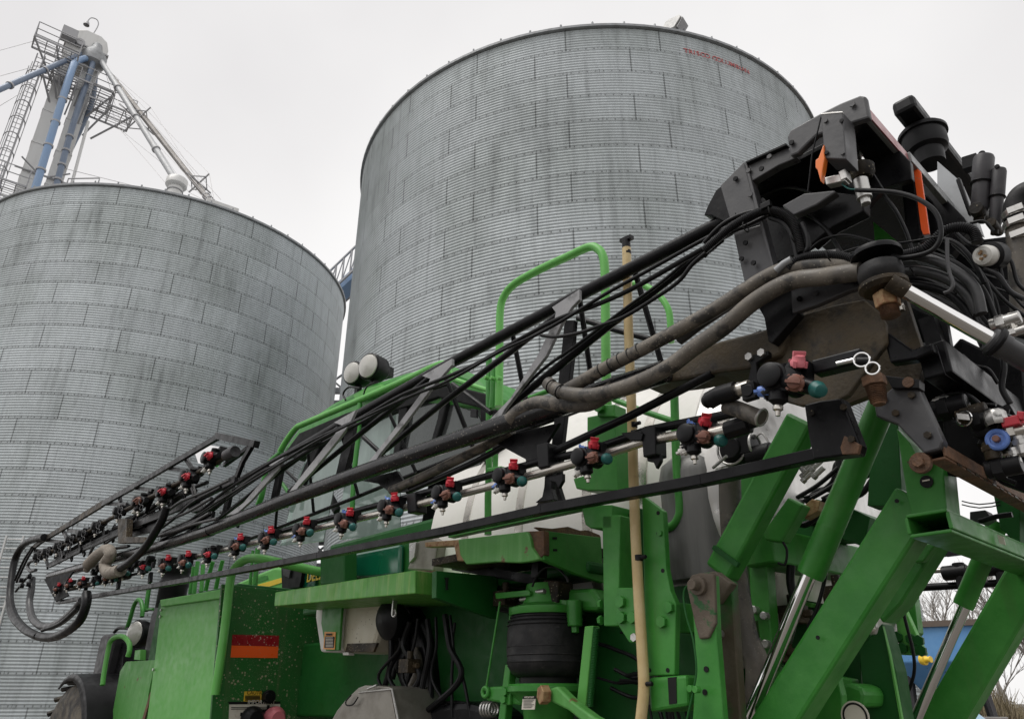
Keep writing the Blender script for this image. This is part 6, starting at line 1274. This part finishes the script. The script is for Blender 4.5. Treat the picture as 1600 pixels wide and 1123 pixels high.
# small fittings that crowd the hinge
for pts, r_, sz in ((zA((225, 440), (235, 560), (160, 480), (150, 660), (210, 800), (250, 900), (190, 880)), 2.355, .011), (zA((440, 300), (620, 230), (745, 110), (700, 180), (330, 370), (290, 430)), 2.315, .011), (zA((610, 190), (690, 190), (615, 350), (695, 350)), 2.238, .008), (zB((560, 90), (700, 30), (480, 120), (640, -20)), 2.375, .011), (zB((900, 620), (1040, 600), (1120, 800), (960, 690)), 2.435, .012), (zB((540, 690), (700, 660), (740, 820)), 2.355, .012)):
    for x, y in pts:
        b = MB(); bolt(b, q(x, y, r_), -R, sz, .35); b.build('hinge_bolt', black_mud if sz > .0115 else satin if (int(x) % 3 == 0) else black, SPR)
for pts, r_, w_ in ((((230, 620), (300, 560), (420, 520), (560, 560), (640, 640)), 2.5, 5), (((250, 700), (330, 640), (470, 640), (600, 720), (690, 850)), 2.44, 6), (((520, 840), (600, 780), (720, 760), (860, 800), (960, 850)), 2.42, 4.5), (((900, 560), (960, 640), (1010, 740), (1040, 830)), 2.6, 6), (((1090, 800), (1180, 780), (1260, 800), (1340, 880), (1400, 1000)), 2.7, 7), (((1250, 740), (1320, 800), (1400, 830), (1470, 900), (1500, 1020)), 2.66, 6), (((1400, 930), (1470, 960), (1530, 1040), (1600, 1080)), 2.6, 8), (((1330, 700), (1400, 690), (1450, 740)), 2.9, 5), (((1500, 840), (1540, 900), (1570, 1000), (1640, 1060)), 2.7, 6)):
    rod('hydraulic_hose', zA(*pts), r_, w_, hose, smooth=True, n=9)
for pts, r_, w_ in ((((1000, 60), (1100, 90), (1230, 150), (1340, 230)), 2.75, 9), (((1080, 20), (1200, 60), (1330, 150), (1420, 250)), 2.8, 8), (((1180, 560), (1260, 600), (1360, 640), (1460, 650)), 2.8, 6), (((1160, 640), (1210, 600), (1290, 590), (1370, 640), (1420, 720)), 2.72, 8), (((1400, 880), (1450, 860), (1530, 870), (1600, 900)), 2.7, 7), (((1180, 980), (1300, 1000), (1420, 990), (1560, 1040)), 2.85, 8), (((1480, 350), (1500, 450), (1490, 560), (1530, 640)), 2.7, 9), (((1540, 330), (1580, 440), (1600, 560)), 2.75, 7), (((1290, 400), (1350, 450), (1420, 470), (1470, 540)), 2.9, 6)):
    rod('hydraulic_hose', zB(*pts), r_, w_, hose, smooth=True, n=9)
p = q(*zB((1300, 715))[0], 2.62); b = MB(); b.ring(p, (-R + F * .2), mpx(11, p), .004, 26, 6); b.build('split_ring', chrome, SPR)
b = MB(); b.box(p + UP * .005, (F * .9 + UP * .35).normalized() * .018, R * .004, UP * .010); b.build('pin_tab', zinc, SPR)
for x, y, ax, r_, h_, m_ in ((1190, 640, F, .022, .05, zinc), (1230, 660, F, .036, .11, plastic), (1290, 640, UP, .016, .05, zinc), (1340, 690, F, .028, .09, black_mud), (1390, 720, F, .03, .07, plastic), (1440, 880, UP, .024, .06, black_mud), (1560, 780, F, .02, .07, steel), (1590, 850, UP, .02, .06, zinc), (1500, 960, F, .03, .1, plastic), (1555, 900, UP, .014, .05, zinc), (1505, 230, F, .022, .09, zinc), (1560, 280, F, .014, .08, zinc), (1540, 240, UP, .012, .07, steel), (960, 165, F, .018, .03, zinc), (985, 160, UP, .012, .03, steel)):
    b = MB(); b.cyl(q(*zB((x, y))[0], 2.68) + ax * h_ / 2, -ax, r_, h_, 14); b.cyl(q(*zB((x, y))[0], 2.68), ax, r_ * 1.2, h_ * .3, 6); b.build('hose_fitting', m_, SPR)
for x, y, r_ in ((1165, 355, 2.29), (1205, 330, 2.29), (1240, 372, 2.29), (1295, 400, 2.29), (1440, 388, 2.54), (1475, 358, 2.54), (1425, 425, 2.58), (1490, 452, 2.6)):
    p = q(x, y, r_); MB().ring(p, (q(x + 6, y - 3, r_) - p), mpx(8.5, p), .0025, 18, 5).build('cable_tie', ink, SPR)

rnd = random.Random(21)
for i in range(12):
    x = 610 + i * 9 + rnd.uniform(-6, 6); rod('hydraulic_hose', [(x, 965 + rnd.uniform(-8, 10)), (x + rnd.uniform(-12, 16), 1010), (x + rnd.uniform(-25, 25), 1060), (x + rnd.uniform(-40, 30), 1120)], 3.05 + rnd.uniform(-.05, .06), rnd.choice((5, 7, 9)), hose, smooth=True, n=8)
for i in range(10):
    x, y = 930 + rnd.uniform(0, 60), 985 + rnd.uniform(0, 90); rod('hydraulic_hose', [(x, y), (x + 30, y + rnd.uniform(-15, 15)), (x + 70, y + rnd.uniform(0, 40)), (x + 90, y + 90)], 3.0 + rnd.uniform(0, .15), rnd.choice((4, 6)), hose, smooth=True, n=8)
for i in range(9):
    x, y = 700 + rnd.uniform(0, 90), 905 + rnd.uniform(0, 20); rod('hydraulic_hose', [(x, y), (x + 40, y + rnd.uniform(6, 25)), (x + 90, y + rnd.uniform(10, 40)), (x + 140, y + rnd.uniform(0, 30))], 3.1 + rnd.uniform(0, .08), rnd.choice((4, 5, 7)), hose, smooth=True, n=8)
for i in range(12):
    x, y = 1160 + rnd.uniform(0, 150), 905 + rnd.uniform(0, 150); rod('hydraulic_hose', [(x, y), (x + rnd.uniform(-15, 30), y + 40), (x + rnd.uniform(-30, 20), y + 100), (x + rnd.uniform(-40, 20), y + 180)], 3.4 + rnd.uniform(0, .15), rnd.choice((4, 6, 8)), hose, smooth=True, n=8)
for x, y, r_ in ((1180, 985, 3.3), (1215, 1020, 3.35), (1240, 960, 3.4), (1310, 930, 3.45), (640, 1040, 3.0), (760, 925, 3.0), (790, 935, 2.98), (1040, 960, 3.05), (1030, 1085, 2.9)):
    b = MB(); c = q(x, y, r_); b.box(c, F * .05, R * .05, UP * .04); b.cyl(c + UP * .04, UP, .02, .05, 10); b.cyl(c - F * .05, -F, .018, .04, 6); b.build('control_valve', black_mud, SPR, .006)
plate('cross_member', [(1175, 1030), (1330, 1060), (1330, 1085), (1175, 1060)], 3.45, .08, green, bevel=.006)
